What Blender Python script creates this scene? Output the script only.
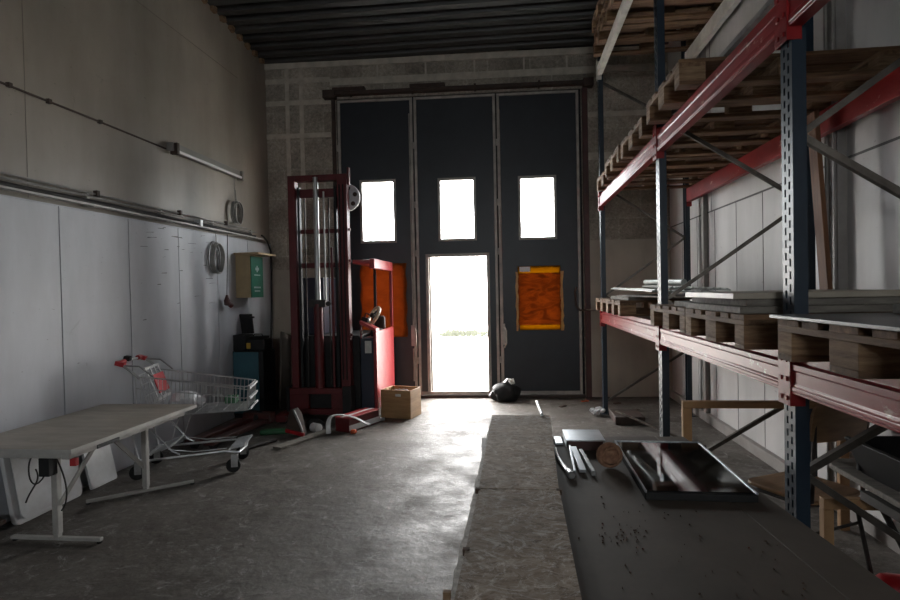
import bpy, bmesh, math, random
from mathutils import Vector, Matrix, Euler
random.seed(7)
PI = math.pi
for o in list(bpy.data.objects): bpy.data.objects.remove(o)
SC = bpy.context.scene
COL = SC.collection

# ------------------------------------------------------------------ camera
H = 1.55
F = 570.0
cam_d = bpy.data.cameras.new('camera'); cam = bpy.data.objects.new('camera', cam_d); COL.objects.link(cam)
cam_d.sensor_width = 36.0; cam_d.lens = F / 900 * 36
cam_d.clip_start = 0.05; cam_d.clip_end = 400
yaw, pit, rol = math.atan(63 / F), math.atan(9.5 / F), math.radians(1.15)
fw = Vector((-math.sin(yaw) * math.cos(pit), math.cos(yaw) * math.cos(pit), -math.sin(pit)))
rt = fw.cross(Vector((0, 0, 1))).normalized(); up = rt.cross(fw)
r2 = rt * math.cos(rol) - up * math.sin(rol); u2 = up * math.cos(rol) + rt * math.sin(rol)
m = Matrix((r2, u2, -fw)).transposed().to_4x4(); m.translation = Vector((0, 0, H))
cam.matrix_world = m
SC.camera = cam

# ------------------------------------------------------------------ light
W = bpy.data.worlds.new('world'); SC.world = W; W.use_nodes = True
bg = W.node_tree.nodes['Background']
bg.inputs[0].default_value = (1.0, 0.985, 0.965, 1); bg.inputs[1].default_value = 31.0

def portal(name, loc, sx, sz, rz):
    l = bpy.data.lights.new(name, 'AREA'); l.shape = 'RECTANGLE'; l.size = sx; l.size_y = sz
    o = bpy.data.objects.new(name, l); COL.objects.link(o)
    o.location = loc; o.rotation_euler = (PI / 2, 0, rz)
    l.cycles.is_portal = True
    return o
SC.view_settings.view_transform = 'Standard'
SC.view_settings.look = 'None'
SC.view_settings.gamma = 1.0
SC.view_settings.use_curve_mapping = False
SC.view_settings.exposure = 0.12

PHI = math.radians(2.0)
def FW(u, v=0.0, z=0.0):           # a point of the far wall: u to the right, v outward, z up
    return Vector((u * math.cos(PHI) - v * math.sin(PHI), 8.2 + u * math.sin(PHI) + v * math.cos(PHI), z))
# portals face into the room (an area light shines along its local -Z)
for (u0, u1, z0, z1) in ((-1.2, -.36, .08, 2.04), (-2.16, -1.69, 2.29, 3.15), (-1.02, -.53, 2.29, 3.14), (.13, .61, 2.28, 3.13),
                         (.095, .66, .99, 1.85), (-2.17, -1.58, .92, 1.93)):
    p = FW((u0 + u1) / 2, .13, (z0 + z1) / 2)
    portal('daylight_portal', p, u1 - u0, z1 - z0, PHI).rotation_euler = (-PI / 2, 0, PHI)
portal('daylight_portal', (0, -4.95, 2.55), 1.9, .8, 0).rotation_euler = (PI / 2, 0, 0)  # portal of the added fill window behind the camera

# ------------------------------------------------------------------ materials
def new_mat(name):
    m = bpy.data.materials.new(name); m.use_nodes = True
    nt = m.node_tree
    return m, nt, nt.nodes, nt.links, nt.nodes['Principled BSDF']

def nz(nt, scale, detail=5, rough=.6, vec=None, dist=0.0):
    n = nt.nodes.new('ShaderNodeTexNoise'); n.inputs['Scale'].default_value = scale
    n.inputs['Detail'].default_value = detail; n.inputs['Roughness'].default_value = rough
    n.inputs['Distortion'].default_value = dist
    if vec: nt.links.new(vec, n.inputs['Vector'])
    return n.outputs['Fac']

def ramp(nt, fac, stops):
    r = nt.nodes.new('ShaderNodeValToRGB'); e = r.color_ramp.elements
    while len(e) < len(stops): e.new(.5)
    for k, (p, c) in enumerate(stops):
        e[k].position = p; e[k].color = (c[0], c[1], c[2], 1) if hasattr(c, '__len__') else (c, c, c, 1)
    nt.links.new(fac, r.inputs[0])
    return r.outputs[0]

def mixc(nt, fac, a, b, mode='MIX'):
    n = nt.nodes.new('ShaderNodeMix'); n.data_type = 'RGBA'; n.blend_type = mode
    for s, v in ((n.inputs[0], fac), (n.inputs[6], a), (n.inputs[7], b)):
        if isinstance(v, (int, float)): s.default_value = v
        elif isinstance(v, (tuple, list)): s.default_value = (v[0], v[1], v[2], 1)
        else: nt.links.new(v, s)
    return n.outputs[2]

def coords(nt, scale=(1, 1, 1), rnd=False, world=False):
    t = nt.nodes.new('ShaderNodeTexCoord'); mp = nt.nodes.new('ShaderNodeMapping')
    src = t.outputs['Object']
    if world:
        g = nt.nodes.new('ShaderNodeNewGeometry'); src = g.outputs['Position']
    if rnd:
        oi = nt.nodes.new('ShaderNodeObjectInfo'); a = nt.nodes.new('ShaderNodeVectorMath'); a.operation = 'SCALE'
        cx = nt.nodes.new('ShaderNodeCombineXYZ')
        for k in range(3): nt.links.new(oi.outputs['Random'], cx.inputs[k])
        nt.links.new(cx.outputs[0], a.inputs[0]); a.inputs['Scale'].default_value = 37
        b = nt.nodes.new('ShaderNodeVectorMath'); b.operation = 'ADD'
        nt.links.new(src, b.inputs[0]); nt.links.new(a.outputs[0], b.inputs[1]); src = b.outputs[0]
    mp.inputs['Scale'].default_value = scale
    nt.links.new(src, mp.inputs['Vector'])
    return mp.outputs[0]

def bump(nt, h, strength, dist=.01):
    b = nt.nodes.new('ShaderNodeBump'); b.inputs['Strength'].default_value = strength; b.inputs['Distance'].default_value = dist
    nt.links.new(h, b.inputs['Height']); nt.links.new(b.outputs[0], nt.nodes['Principled BSDF'].inputs['Normal'])

def pm(name, c1, c2=None, scale=6, stretch=(1, 1, 1), rough=.6, metal=0, lo=.35, hi=.65, bmp=0, bscale=None, rnd=False, spec=.5, coat=0,
       wear=None, wear_t=.66, wear_s=14, tint=0):
    m, nt, N, L, P = new_mat(name)
    v = coords(nt, stretch, rnd)
    c2 = c2 or tuple(x * .8 for x in c1)
    f = nz(nt, scale, 6, .62, v)
    c = ramp(nt, f, [(lo, c1), (hi, c2)])
    if wear:
        w = nz(nt, wear_s, 8, .7, v)
        wf = ramp(nt, w, [(wear_t, 0), (wear_t + .06, 1)])
        c = mixc(nt, wf, c, wear)
    if tint:
        oi = N.new('ShaderNodeObjectInfo')
        tv = ramp(nt, oi.outputs['Random'], [(0, 1 - tint), (1, 1.0)])
        c = mixc(nt, 1.0, c, tv, 'MULTIPLY')
    L.new(c, P.inputs['Base Color'])
    P.inputs['Roughness'].default_value = rough; P.inputs['Metallic'].default_value = metal
    P.inputs['Specular IOR Level'].default_value = spec; P.inputs['Coat Weight'].default_value = coat
    if bmp:
        bump(nt, nz(nt, bscale or scale * 5, 6, .6, v), bmp)
    return m

M = {}
M['steel'] = pm('galvanised_steel', (.42, .42, .42), (.28, .28, .27), 12, rough=.42, metal=.7)
M['brace'] = pm('brace_steel', (.12, .105, .09), (.06, .052, .044), 9, rough=.42, metal=.8)
M['chrome'] = pm('chrome', (.42, .42, .41), (.3, .3, .3), 5, rough=.4, metal=.8)
M['wire'] = pm('cart_wire', (.62, .63, .64), (.45, .46, .47), 9, rough=.3, metal=.7)
M['alu'] = pm('aluminium', (.60, .62, .65), (.45, .47, .5), 8, rough=.3, metal=.8)
M['blue'] = pm('blue_post_paint', (.006, .016, .030), (.009, .022, .038), 8, rough=.38, wear=(.25, .25, .24), wear_t=.67, wear_s=20, bmp=.05)
M['red'] = pm('red_beam_paint', (.30, .016, .017), (.20, .011, .012), 5, rough=.38, spec=.3, wear=(.5, .26, .22), wear_t=.62, wear_s=11, stretch=(1, .5, 1), bmp=.06)
M['whitebeam'] = pm('pale_beam_paint', (.78, .76, .70), (.6, .58, .53), 7, rough=.45)
M['liftred'] = pm('lift_red_paint', (.115, .006, .008), (.075, .005, .006), 4, rough=.5, wear=(.12, .06, .05), wear_t=.63, wear_s=9)
M['liftred_lit'] = pm('lift_red_lit_paint', (.34, .03, .034), (.25, .018, .022), 4, rough=.36)  # the lift's red, lightened for cab faces lit from the door
M['navy'] = pm('dark_blue_paint', (.01, .016, .035), (.014, .022, .04), 4, rough=.4)
M['black'] = pm('black_plastic', (.010, .010, .011), (.017, .017, .017), 8, rough=.6, spec=.3)
M['rubber'] = pm('rubber', (.015, .015, .015), (.03, .03, .03), 12, rough=.8, spec=.2)
M['grease'] = pm('greasy_steel', (.022, .018, .016), (.04, .034, .03), 12, rough=.6, metal=.1)
M['wood'] = pm('pallet_wood', (.25, .14, .07), (.11, .058, .03), 5, stretch=(1, 9, 9), rough=.8, bmp=.3, bscale=10, rnd=True, tint=.35)
M['woodend'] = pm('pallet_wood_ends', (.36, .235, .135), (.17, .095, .048), 7, stretch=(1, 1, 9), rough=.85, bmp=.3, rnd=True, tint=.3)
M['woody'] = pm('pallet_wood_cross', (.28, .17, .09), (.13, .07, .037), 5, stretch=(9, 1, 9), rough=.8, bmp=.3, rnd=True, tint=.35)
M['lumber'] = pm('raw_lumber', (.42, .25, .12), (.30, .17, .08), 5, stretch=(1, 8, 1), rough=.75)
M['redwood'] = pm('reddish_plank_wood', (.19, .08, .032), (.12, .05, .022), 5, stretch=(8, 8, 1), rough=.7)
M['ply'] = pm('varnished_plywood', (.36, .22, .11), (.24, .14, .07), 5, stretch=(1, 6, 6), rough=.45)
M['brownply'] = pm('brown_faced_plywood', (.125, .103, .085), (.085, .072, .06), 2.2, rough=.68, spec=.22, bmp=.08, wear=(.17, .15, .13), wear_t=.64, wear_s=5)
M['greyboard'] = pm('weathered_grey_board', (.22, .20, .17), (.12, .105, .09), 6, stretch=(1, 6, 6), rough=.8, bmp=.1)
M['sheetgrey'] = pm('dull_grey_sheet', (.13, .14, .14), (.08, .085, .085), 4, rough=.4, metal=.3)
M['poly'] = pm('pale_plastic_sheet', (.48, .50, .47), (.32, .34, .32), 9, stretch=(8, 1, 1), rough=.35)
M['white'] = pm('white_enamel', (.62, .63, .64), (.5, .5, .5), 5, rough=.35)
M['paper'] = pm('paper', (.65, .64, .6), (.5, .5, .48), 12, rough=.8)
M['tablegrey'] = pm('table_frame_paint', (.42, .41, .38), (.32, .31, .29), 8, rough=.5)
M['lam'] = pm('table_laminate', (.38, .335, .27), (.27, .238, .19), 3, stretch=(1, 3, 1), rough=.45)
M['teal'] = pm('teal_metal', (.03, .11, .14), (.025, .085, .11), 4, rough=.5)
M['green'] = pm('green_enamel', (.01, .13, .075), (.008, .10, .06), 4, rough=.4)
M['beige'] = pm('beige_board', (.42, .31, .17), (.34, .25, .14), 5, rough=.6)
M['wheel_lit'] = pm('lit_wheel_plastic', (.66, .55, .38), (.55, .45, .3), 5, rough=.4)  # pale tone stands in for door light on the steering wheel
M['cableblk'] = pm('cable_black', (.02, .018, .016), (.03, .03, .03), 9, rough=.5)
M['cablegry'] = pm('cable_grey', (.32, .31, .29), (.22, .21, .2), 9, rough=.5)
M['redplastic'] = pm('red_plastic', (.4, .015, .02), (.3, .01, .015), 5, rough=.35)
M['yellow'] = pm('yellow_plastic', (.5, .32, .03), (.4, .25, .03), 5, rough=.5)
M['crate'] = pm('crate_plywood', (.42, .25, .115), (.30, .17, .075), 4, stretch=(1, 1, 6), rough=.6)
M['rope'] = pm('rope', (.36, .20, .12), (.18, .085, .05), 30, rough=.85, bmp=.4)
M['rust'] = pm('rusty_steel', (.06, .035, .025), (.035, .022, .018), 9, rough=.7)
M['doorred'] = pm('dark_red_frame', (.075, .020, .017), (.045, .013, .011), 6, rough=.5)
M['leafpaint'] = pm('dark_gate_leaf', (.017, .021, .028), (.012, .015, .020), 2.5, rough=.42)
M['framegrey'] = pm('gate_frame_grey', (.42, .385, .345), (.28, .26, .235), 6, rough=.45, metal=.2)
M['fixture'] = pm('lamp_housing', (.22, .205, .185), (.22, .21, .2), 5, rough=.4)
M['tube'] = pm('lamp_tube', (.75, .75, .74), (.7, .7, .7), 5, rough=.15)
M['bagwhite'] = pm('white_film', (.65, .66, .68), (.5, .5, .52), 14, rough=.3)
M['orangebit'] = pm('orange_plastic', (.7, .12, .03), (.5, .08, .02), 5, rough=.5)
M['greenbit'] = pm('green_plastic', (.02, .15, .05), (.02, .1, .04), 5, rough=.5)
M['soil'] = pm('debris', (.05, .03, .02), (.1, .06, .04), 30, rough=.9)
M['hedge'] = pm('grass_green', (.045, .048, .034), (.03, .034, .022), 12, rough=.9)

def mat_floor():
    m, nt, N, L, P = new_mat('concrete_floor')
    v = coords(nt, (1, 1, 1), world=True)
    base = ramp(nt, nz(nt, 1.3, 8, .65, v), [(.30, (.082, .070, .059)), (.52, (.145, .130, .113)), (.72, (.24, .222, .20))])
    fine = ramp(nt, nz(nt, 22, 8, .8, v), [(.35, .6), (.65, 1.15)])
    c = mixc(nt, 1.0, base, fine, 'MULTIPLY')
    st = ramp(nt, nz(nt, 3.1, 10, .72, v, 1.2), [(.52, 0), (.62, 1)])
    c = mixc(nt, st, c, (.085, .073, .063))
    du = ramp(nt, nz(nt, 5.5, 12, .85, v, 1.4), [(.54, 0), (.66, .85)])
    c = mixc(nt, du, c, (.42, .41, .40))
    # slab joints every 2.4 m across the hall, a rusty hairline
    s = N.new('ShaderNodeSeparateXYZ'); L.new(v, s.inputs[0])
    a = N.new('ShaderNodeMath'); a.operation = 'PINGPONG'; a.inputs[1].default_value = 1.6; L.new(s.outputs[1], a.inputs[0])
    b = N.new('ShaderNodeMath'); b.operation = 'LESS_THAN'; b.inputs[1].default_value = .012; L.new(a.outputs[0], b.inputs[0])
    c = mixc(nt, b.outputs[0], c, (.12, .105, .09))
    L.new(c, P.inputs['Base Color'])
    r = ramp(nt, nz(nt, 2.0, 8, .7, v), [(.35, .42), (.65, .75)]); L.new(r, P.inputs['Roughness']); P.inputs['Specular IOR Level'].default_value = .30
    bump(nt, nz(nt, 14, 10, .7, v), .35, .02)
    return m
M['floor'] = mat_floor()

def mat_wall(name, c1, c2, seam=None, seam_y0=0.0, dirt=(.12, .105, .09), amount=.5, vscale=1.0):
    m, nt, N, L, P = new_mat(name)
    v = coords(nt, (1, 1, 1), world=True)
    vs = coords(nt, (1, 1, .22), world=True)
    c = ramp(nt, nz(nt, 1.1 * vscale, 6, .55, v), [(.3, c1), (.7, c2)])
    c = mixc(nt, 1.0, c, ramp(nt, nz(nt, 2.4, 6, .6, vs), [(.3, .82), (.65, 1.05)]), 'MULTIPLY')
    d = ramp(nt, nz(nt, 5, 10, .75, v, 1.0), [(.62, 0), (.74, amount)])
    c = mixc(nt, d, c, dirt)
    sp = ramp(nt, nz(nt, 17, 4, .5, coords(nt, (1, 1, 2.5), world=True)), [(.72, 0), (.75, .55)])
    c = mixc(nt, sp, c, dirt)
    L.new(c, P.inputs['Base Color']); P.inputs['Roughness'].default_value = .5
    bump(nt, nz(nt, 9, 6, .6, v), .08, .01)
    return m
M['wallL_up'] = mat_wall('painted_wall_upper', (.33, .29, .245), (.25, .22, .185))
M['wallL_lo'] = mat_wall('painted_wall_panels', (.52, .535, .57), (.44, .455, .49), amount=.45)
M['wallR'] = mat_wall('painted_wall_right', (.62, .61, .60), (.52, .51, .50), amount=.3)
M['farpaint'] = mat_wall('far_wall_paint', (.50, .43, .35), (.38, .33, .27))
M['groove'] = pm('panel_joint', (.16, .155, .15), (.12, .12, .12), 5, rough=.8)
M['jointline'] = pm('faint_wall_joint', (.20, .175, .15), (.17, .15, .13), 5, rough=.8)
M['column'] = pm('wall_column_paint', (.30, .28, .26), (.22, .20, .19), 5, rough=.5)

def mat_block():
    m, nt, N, L, P = new_mat('rough_block_wall')
    v = coords(nt, (1, 1, 1))
    b = N.new('ShaderNodeTexBrick')
    mp = N.new('ShaderNodeMapping'); mp.inputs['Rotation'].default_value = (PI / 2, 0, 0); L.new(v, mp.inputs['Vector']); L.new(mp.outputs[0], b.inputs['Vector'])
    b.inputs['Scale'].default_value = 1.0; b.inputs['Brick Width'].default_value = .6; b.inputs['Row Height'].default_value = .42
    b.inputs['Mortar Size'].default_value = .012; b.inputs['Color1'].default_value = (.54, .48, .40, 1); b.inputs['Color2'].default_value = (.40, .355, .295, 1)
    b.inputs['Mortar'].default_value = (.55, .50, .42, 1)
    sp = ramp(nt, nz(nt, 26, 8, .8, v, .5), [(.35, .55), (.62, 1.12)])
    c = mixc(nt, 1.0, b.outputs['Color'], sp, 'MULTIPLY')
    st = ramp(nt, nz(nt, 1.6, 8, .7, v), [(.35, .55), (.65, 1.1)])
    c = mixc(nt, 1.0, c, st, 'MULTIPLY')
    L.new(c, P.inputs['Base Color']); P.inputs['Roughness'].default_value = .95
    bump(nt, nz(nt, 30, 8, .75, v), .7, .03)
    return m
M['block'] = mat_block()
M['strip'] = pm('painted_block_joint', (.58, .53, .45), (.42, .38, .32), 8, rough=.85, bmp=.3)
M['ceil'] = pm('dark_steel_deck', (.045, .043, .042), (.03, .029, .028), 3, rough=.5, metal=.2)

def mat_osb():
    m, nt, N, L, P = new_mat('oriented_strand_board')
    vr = coords(nt, (1, 1, 1), rnd=True)
    nd = nt.nodes.new('ShaderNodeTexNoise'); nd.inputs['Scale'].default_value = 9; L.new(vr, nd.inputs['Vector'])
    wv = N.new('ShaderNodeVectorMath'); wv.operation = 'SCALE'; wv.inputs['Scale'].default_value = .10; L.new(nd.outputs['Color'], wv.inputs[0])
    ad = N.new('ShaderNodeVectorMath'); ad.operation = 'ADD'; L.new(coords(nt, (.45, 1, 1), rnd=True), ad.inputs[0]); L.new(wv.outputs[0], ad.inputs[1])
    vo = N.new('ShaderNodeTexVoronoi'); vo.inputs['Scale'].default_value = 60; L.new(ad.outputs[0], vo.inputs['Vector'])
    c = ramp(nt, vo.outputs['Color'], [(.1, (.19, .14, .10)), (.5, (.30, .235, .175)), (.9, (.43, .35, .275))])
    n = nz(nt, 38, 8, .75, ad.outputs[0], 1.0)
    c = mixc(nt, ramp(nt, n, [(.48, 0), (.60, .6)]), c, (.54, .46, .38))
    n2 = nz(nt, 9, 12, .85, vr, 2.6)
    c = mixc(nt, ramp(nt, n2, [(.51, 0), (.60, .8)]), c, (.85, .80, .74))
    n3 = nz(nt, 3, 4, .6, vr)
    c = mixc(nt, 1.0, c, ramp(nt, n3, [(.35, .75), (.65, 1.1)]), 'MULTIPLY')
    L.new(c, P.inputs['Base Color']); P.inputs['Roughness'].default_value = .8; P.inputs['Specular IOR Level'].default_value = .12
    bump(nt, n, .12, .003)
    return m
M['osb'] = mat_osb()
M['osbedge'] = pm('chipped_board_edge', (.72, .69, .64), (.30, .27, .23), 40, rough=.8, bmp=.4)

def mat_glasspanel():
    m, nt, N, L, P = new_mat('black_glass')
    P.inputs['Base Color'].default_value = (.006, .006, .006, 1)
    r = ramp(nt, nz(nt, 7, 8, .7, coords(nt, (1, 1, 1))), [(.35, .03), (.7, .10)]); L.new(r, P.inputs['Roughness'])
    P.inputs['Specular IOR Level'].default_value = .8
    return m
M['blackglass'] = mat_glasspanel()

def mat_pane(name, tr, rough=.03, gl=.08):
    m, nt, N, L, P = new_mat(name)
    N.remove(P)
    t = N.new('ShaderNodeBsdfTransparent'); t.inputs[0].default_value = tr
    g = N.new('ShaderNodeBsdfGlossy'); g.inputs['Roughness'].default_value = rough
    x = N.new('ShaderNodeMixShader'); x.inputs[0].default_value = gl
    L.new(t.outputs[0], x.inputs[1]); L.new(g.outputs[0], x.inputs[2]); L.new(x.outputs[0], N['Material Output'].inputs[0])
    return m
M['pane'] = mat_pane('window_glass', (.93, .96, .98, 1))

def mat_film(one=None):
    m, nt, N, L, P = new_mat('orange_film')
    N.remove(P)
    v = coords(nt, (1, 1, 1))
    n = nz(nt, 3.2, 3, .5, coords(nt, (1, 1, 2.4)), 1.6)
    c = ramp(nt, n, [(.38, (.060, .020, .0050)), (.5, (.125, .046, .0115)), (.60, (.075, .026, .0066))])
    if one: c = ramp(nt, n, [(.4, one), (.6, tuple(x * .8 for x in one))])
    tr = N.new('ShaderNodeBsdfTranslucent'); L.new(c, tr.inputs[0])
    df = N.new('ShaderNodeBsdfDiffuse'); df.inputs[0].default_value = (.35, .12, .03, 1)
    x = N.new('ShaderNodeMixShader'); x.inputs[0].default_value = .75
    L.new(df.outputs[0], x.inputs[1]); L.new(tr.outputs[0], x.inputs[2]); L.new(x.outputs[0], N['Material Output'].inputs[0])
    return m
M['film'] = mat_film()
M['film2'] = mat_film((.125, .045, .016)); M['film2'].name = 'dull_orange_film'
M['tape'] = pm('amber_tape', (.62, .33, .05), (.42, .18, .03), 9, rough=.4)
def mat_tape():
    m, nt, N, L, P = new_mat('bright_amber_film')
    N.remove(P)
    tr = N.new('ShaderNodeBsdfTranslucent'); tr.inputs[0].default_value = (.20, .11, .008, 1)
    t2 = N.new('ShaderNodeBsdfTransparent'); t2.inputs[0].default_value = (.085, .050, .0035, 1)
    x = N.new('ShaderNodeMixShader'); x.inputs[0].default_value = .6
    L.new(tr.outputs[0], x.inputs[1]); L.new(t2.outputs[0], x.inputs[2]); L.new(x.outputs[0], N['Material Output'].inputs[0])
    return m
M['amber'] = mat_tape()
M['ground'] = pm('pale_gravel', (.62, .60, .56), (.5, .48, .45), 5, rough=.9)

# ------------------------------------------------------------------ mesh builder
class MB:
    def __init__(s): s.v = []; s.f = []; s.sm = []
    def add(s, vs, fs, smooth=False):
        n = len(s.v); s.v += [Vector(p) for p in vs]; s.f += [tuple(i + n for i in f) for f in fs]; s.sm += [smooth] * len(fs); return s
    def box(s, x0, x1, y0, y1, z0, z1):
        return s.add([(x0, y0, z0), (x1, y0, z0), (x1, y1, z0), (x0, y1, z0), (x0, y0, z1), (x1, y0, z1), (x1, y1, z1), (x0, y1, z1)],
                     [(0, 3, 2, 1), (4, 5, 6, 7), (0, 1, 5, 4), (1, 2, 6, 5), (2, 3, 7, 6), (3, 0, 4, 7)])
    def obox(s, c, size, rot=(0, 0, 0)):
        R = Euler(rot).to_matrix(); c = Vector(c); hx, hy, hz = [a / 2 for a in size]
        P = [(-hx, -hy, -hz), (hx, -hy, -hz), (hx, hy, -hz), (-hx, hy, -hz), (-hx, -hy, hz), (hx, -hy, hz), (hx, hy, hz), (-hx, hy, hz)]
        return s.add([c + R @ Vector(p) for p in P], [(0, 3, 2, 1), (4, 5, 6, 7), (0, 1, 5, 4), (1, 2, 6, 5), (2, 3, 7, 6), (3, 0, 4, 7)])
    def bar(s, p0, p1, w, h, upv=(0, 0, 1)):      # rectangular bar between two points
        p0, p1 = Vector(p0), Vector(p1); d = (p1 - p0).normalized(); u = Vector(upv)
        a = d.cross(u)
        if a.length < 1e-4: a = d.cross(Vector((1, 0, 0)))
        a.normalize(); b = a.cross(d)
        vs = [p + a * (w / 2 * i) + b * (h / 2 * j) for p in (p0, p1) for i, j in ((-1, -1), (1, -1), (1, 1), (-1, 1))]
        return s.add(vs, [(0, 1, 2, 3), (4, 7, 6, 5), (0, 4, 5, 1), (1, 5, 6, 2), (2, 6, 7, 3), (3, 7, 4, 0)])
    def tube(s, pts, r, seg=8, closed=False, cap=True):
        pts = [Vector(p) for p in pts]; n = len(pts); rings = []
        rr = r if isinstance(r, (list, tuple)) else [r] * n
        prev = None
        for i, p in enumerate(pts):
            if closed: d = pts[(i + 1) % n] - pts[i - 1]
            else: d = pts[min(i + 1, n - 1)] - pts[max(i - 1, 0)]
            d.normalize()
            if prev is None:
                a = d.cross(Vector((0, 0, 1)))
                if a.length < 1e-3: a = d.cross(Vector((1, 0, 0)))
            else: a = prev - d * prev.dot(d)
            a.normalize(); prev = a; b = d.cross(a)
            rings.append([p + (a * math.cos(t) + b * math.sin(t)) * rr[i] for t in [2 * PI * k / seg for k in range(seg)]])
        vs = [q for g in rings for q in g]; fs = []
        for i in range(n if closed else n - 1):
            j = (i + 1) % n
            for k in range(seg):
                l = (k + 1) % seg; fs.append((i * seg + k, i * seg + l, j * seg + l, j * seg + k))
        s.add(vs, fs, True)
        if cap and not closed:
            m_ = len(s.v) - len(vs); s.f.append(tuple(m_ + k for k in reversed(range(seg)))); s.f.append(tuple(m_ + (n - 1) * seg + k for k in range(seg))); s.sm += [False, False]
        return s
    def prism(s, prof, axis, a0, a1):              # closed 2D profile pushed along an axis
        def P(u, w, a): return {'x': (a, u, w), 'y': (u, a, w), 'z': (u, w, a)}[axis]
        n = len(prof); vs = [P(u, w, a0) for u, w in prof] + [P(u, w, a1) for u, w in prof]
        fs = [(k, (k + 1) % n, n + (k + 1) % n, n + k) for k in range(n)] + [tuple(reversed(range(n))), tuple(range(n, 2 * n))]
        return s.add(vs, fs)
    def lathe(s, prof, c=(0, 0, 0), axis=(0, 0, 1), seg=20):
        ax = Vector(axis).normalized(); a = ax.cross(Vector((0, 0, 1)))
        if a.length < 1e-3: a = Vector((1, 0, 0))
        a.normalize(); b = ax.cross(a); c = Vector(c); vs = []; fs = []
        for r, h in prof:
            for k in range(seg):
                t = 2 * PI * k / seg; vs.append(c + ax * h + (a * math.cos(t) + b * math.sin(t)) * r)
        n = len(prof)
        for i in range(n - 1):
            for k in range(seg):
                l = (k + 1) % seg; fs.append((i * seg + k, i * seg + l, (i + 1) * seg + l, (i + 1) * seg + k))
        fs.append(tuple(reversed(range(seg)))); fs.append(tuple((n - 1) * seg + k for k in range(seg)))
        return s.add(vs, fs, True)
    def wheelring(s, c, axis, R, r, seg=24, ts=8):
        ax = Vector(axis).normalized(); a = ax.cross(Vector((0, 0, 1)))
        if a.length < 1e-3: a = Vector((1, 0, 0))
        a.normalize(); b = ax.cross(a); c = Vector(c)
        return s.tube([c + (a * math.cos(2 * PI * k / seg) + b * math.sin(2 * PI * k / seg)) * R for k in range(seg)], r, ts, closed=True)
    def build(s, name, mat, parent=None, bevel=0, loc=None):
        me = bpy.data.meshes.new(name)
        vs = s.v
        if parent is None and loc is None and vs:
            xs = [v.x for v in vs]; ys = [v.y for v in vs]; zs = [v.z for v in vs]
            loc = Vector(((min(xs) + max(xs)) / 2, (min(ys) + max(ys)) / 2, min(zs)))
            vs = [v - loc for v in vs]
        me.from_pydata([tuple(v) for v in vs], [], s.f)
        me.polygons.foreach_set('use_smooth', [bool(x) for x in s.sm]); me.update()
        bm = bmesh.new(); bm.from_mesh(me); bmesh.ops.recalc_face_normals(bm, faces=bm.faces); bm.to_mesh(me); bm.free()
        try: me.set_sharp_from_angle(angle=math.radians(40))
        except Exception: pass
        me.materials.append(M[mat] if isinstance(mat, str) else mat)
        o = bpy.data.objects.new(name, me); COL.objects.link(o)
        if parent: o.parent = parent
        if loc is not None: o.location = loc
        if bevel:
            b = o.modifiers.new('bevel', 'BEVEL'); b.width = bevel; b.segments = 2; b.limit_method = 'ANGLE'
        return o

def tag(o, label, cat, group=None, kind=None):
    if label: o['label'] = label
    if cat: o['category'] = cat
    if group: o['group'] = group
    if kind: o['kind'] = kind
    return o
def thing(name, label, cat, loc=(0, 0, 0), rz=0, group=None):
    o = bpy.data.objects.new(name, None); o.empty_display_size = .1; COL.objects.link(o)
    o.location = loc; o.rotation_euler = (0, 0, rz)
    return tag(o, label, cat, group)
def struct(o, label=None, cat=None): o['kind'] = 'structure'; return tag(o, label, cat)
def sempty(name, loc, rz, label, cat):
    o = bpy.data.objects.new(name, None); COL.objects.link(o); o.location = loc; o.rotation_euler = (0, 0, rz); return struct(o, label, cat)
def kids(o): return [c for c in bpy.data.objects if c.parent == o]
def dup(root, loc, rz=0, label=None, group=None):
    r = root.copy(); COL.objects.link(r); r.location = loc; r.rotation_euler = (0, 0, rz)
    if label: r['label'] = label
    if group: r['group'] = group
    for ch in kids(root):
        c = ch.copy(); COL.objects.link(c); c.parent = r
        for g in kids(ch):
            d = g.copy(); COL.objects.link(d); d.parent = c
    return r
def arc(c, r, a0, a1, n, plane='xz', y=0):
    out = []
    for k in range(n + 1):
        t = a0 + (a1 - a0) * k / n; u, w = c[0] + r * math.cos(t), c[1] + r * math.sin(t)
        out.append({'xz': (u, y, w), 'yz': (y, u, w), 'xy': (u, w, y)}[plane])
    return out

XL, XR, YB = -3.55, 2.20, -5.0
WF0 = FW(-3.6); WF1 = FW(2.3)

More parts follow.
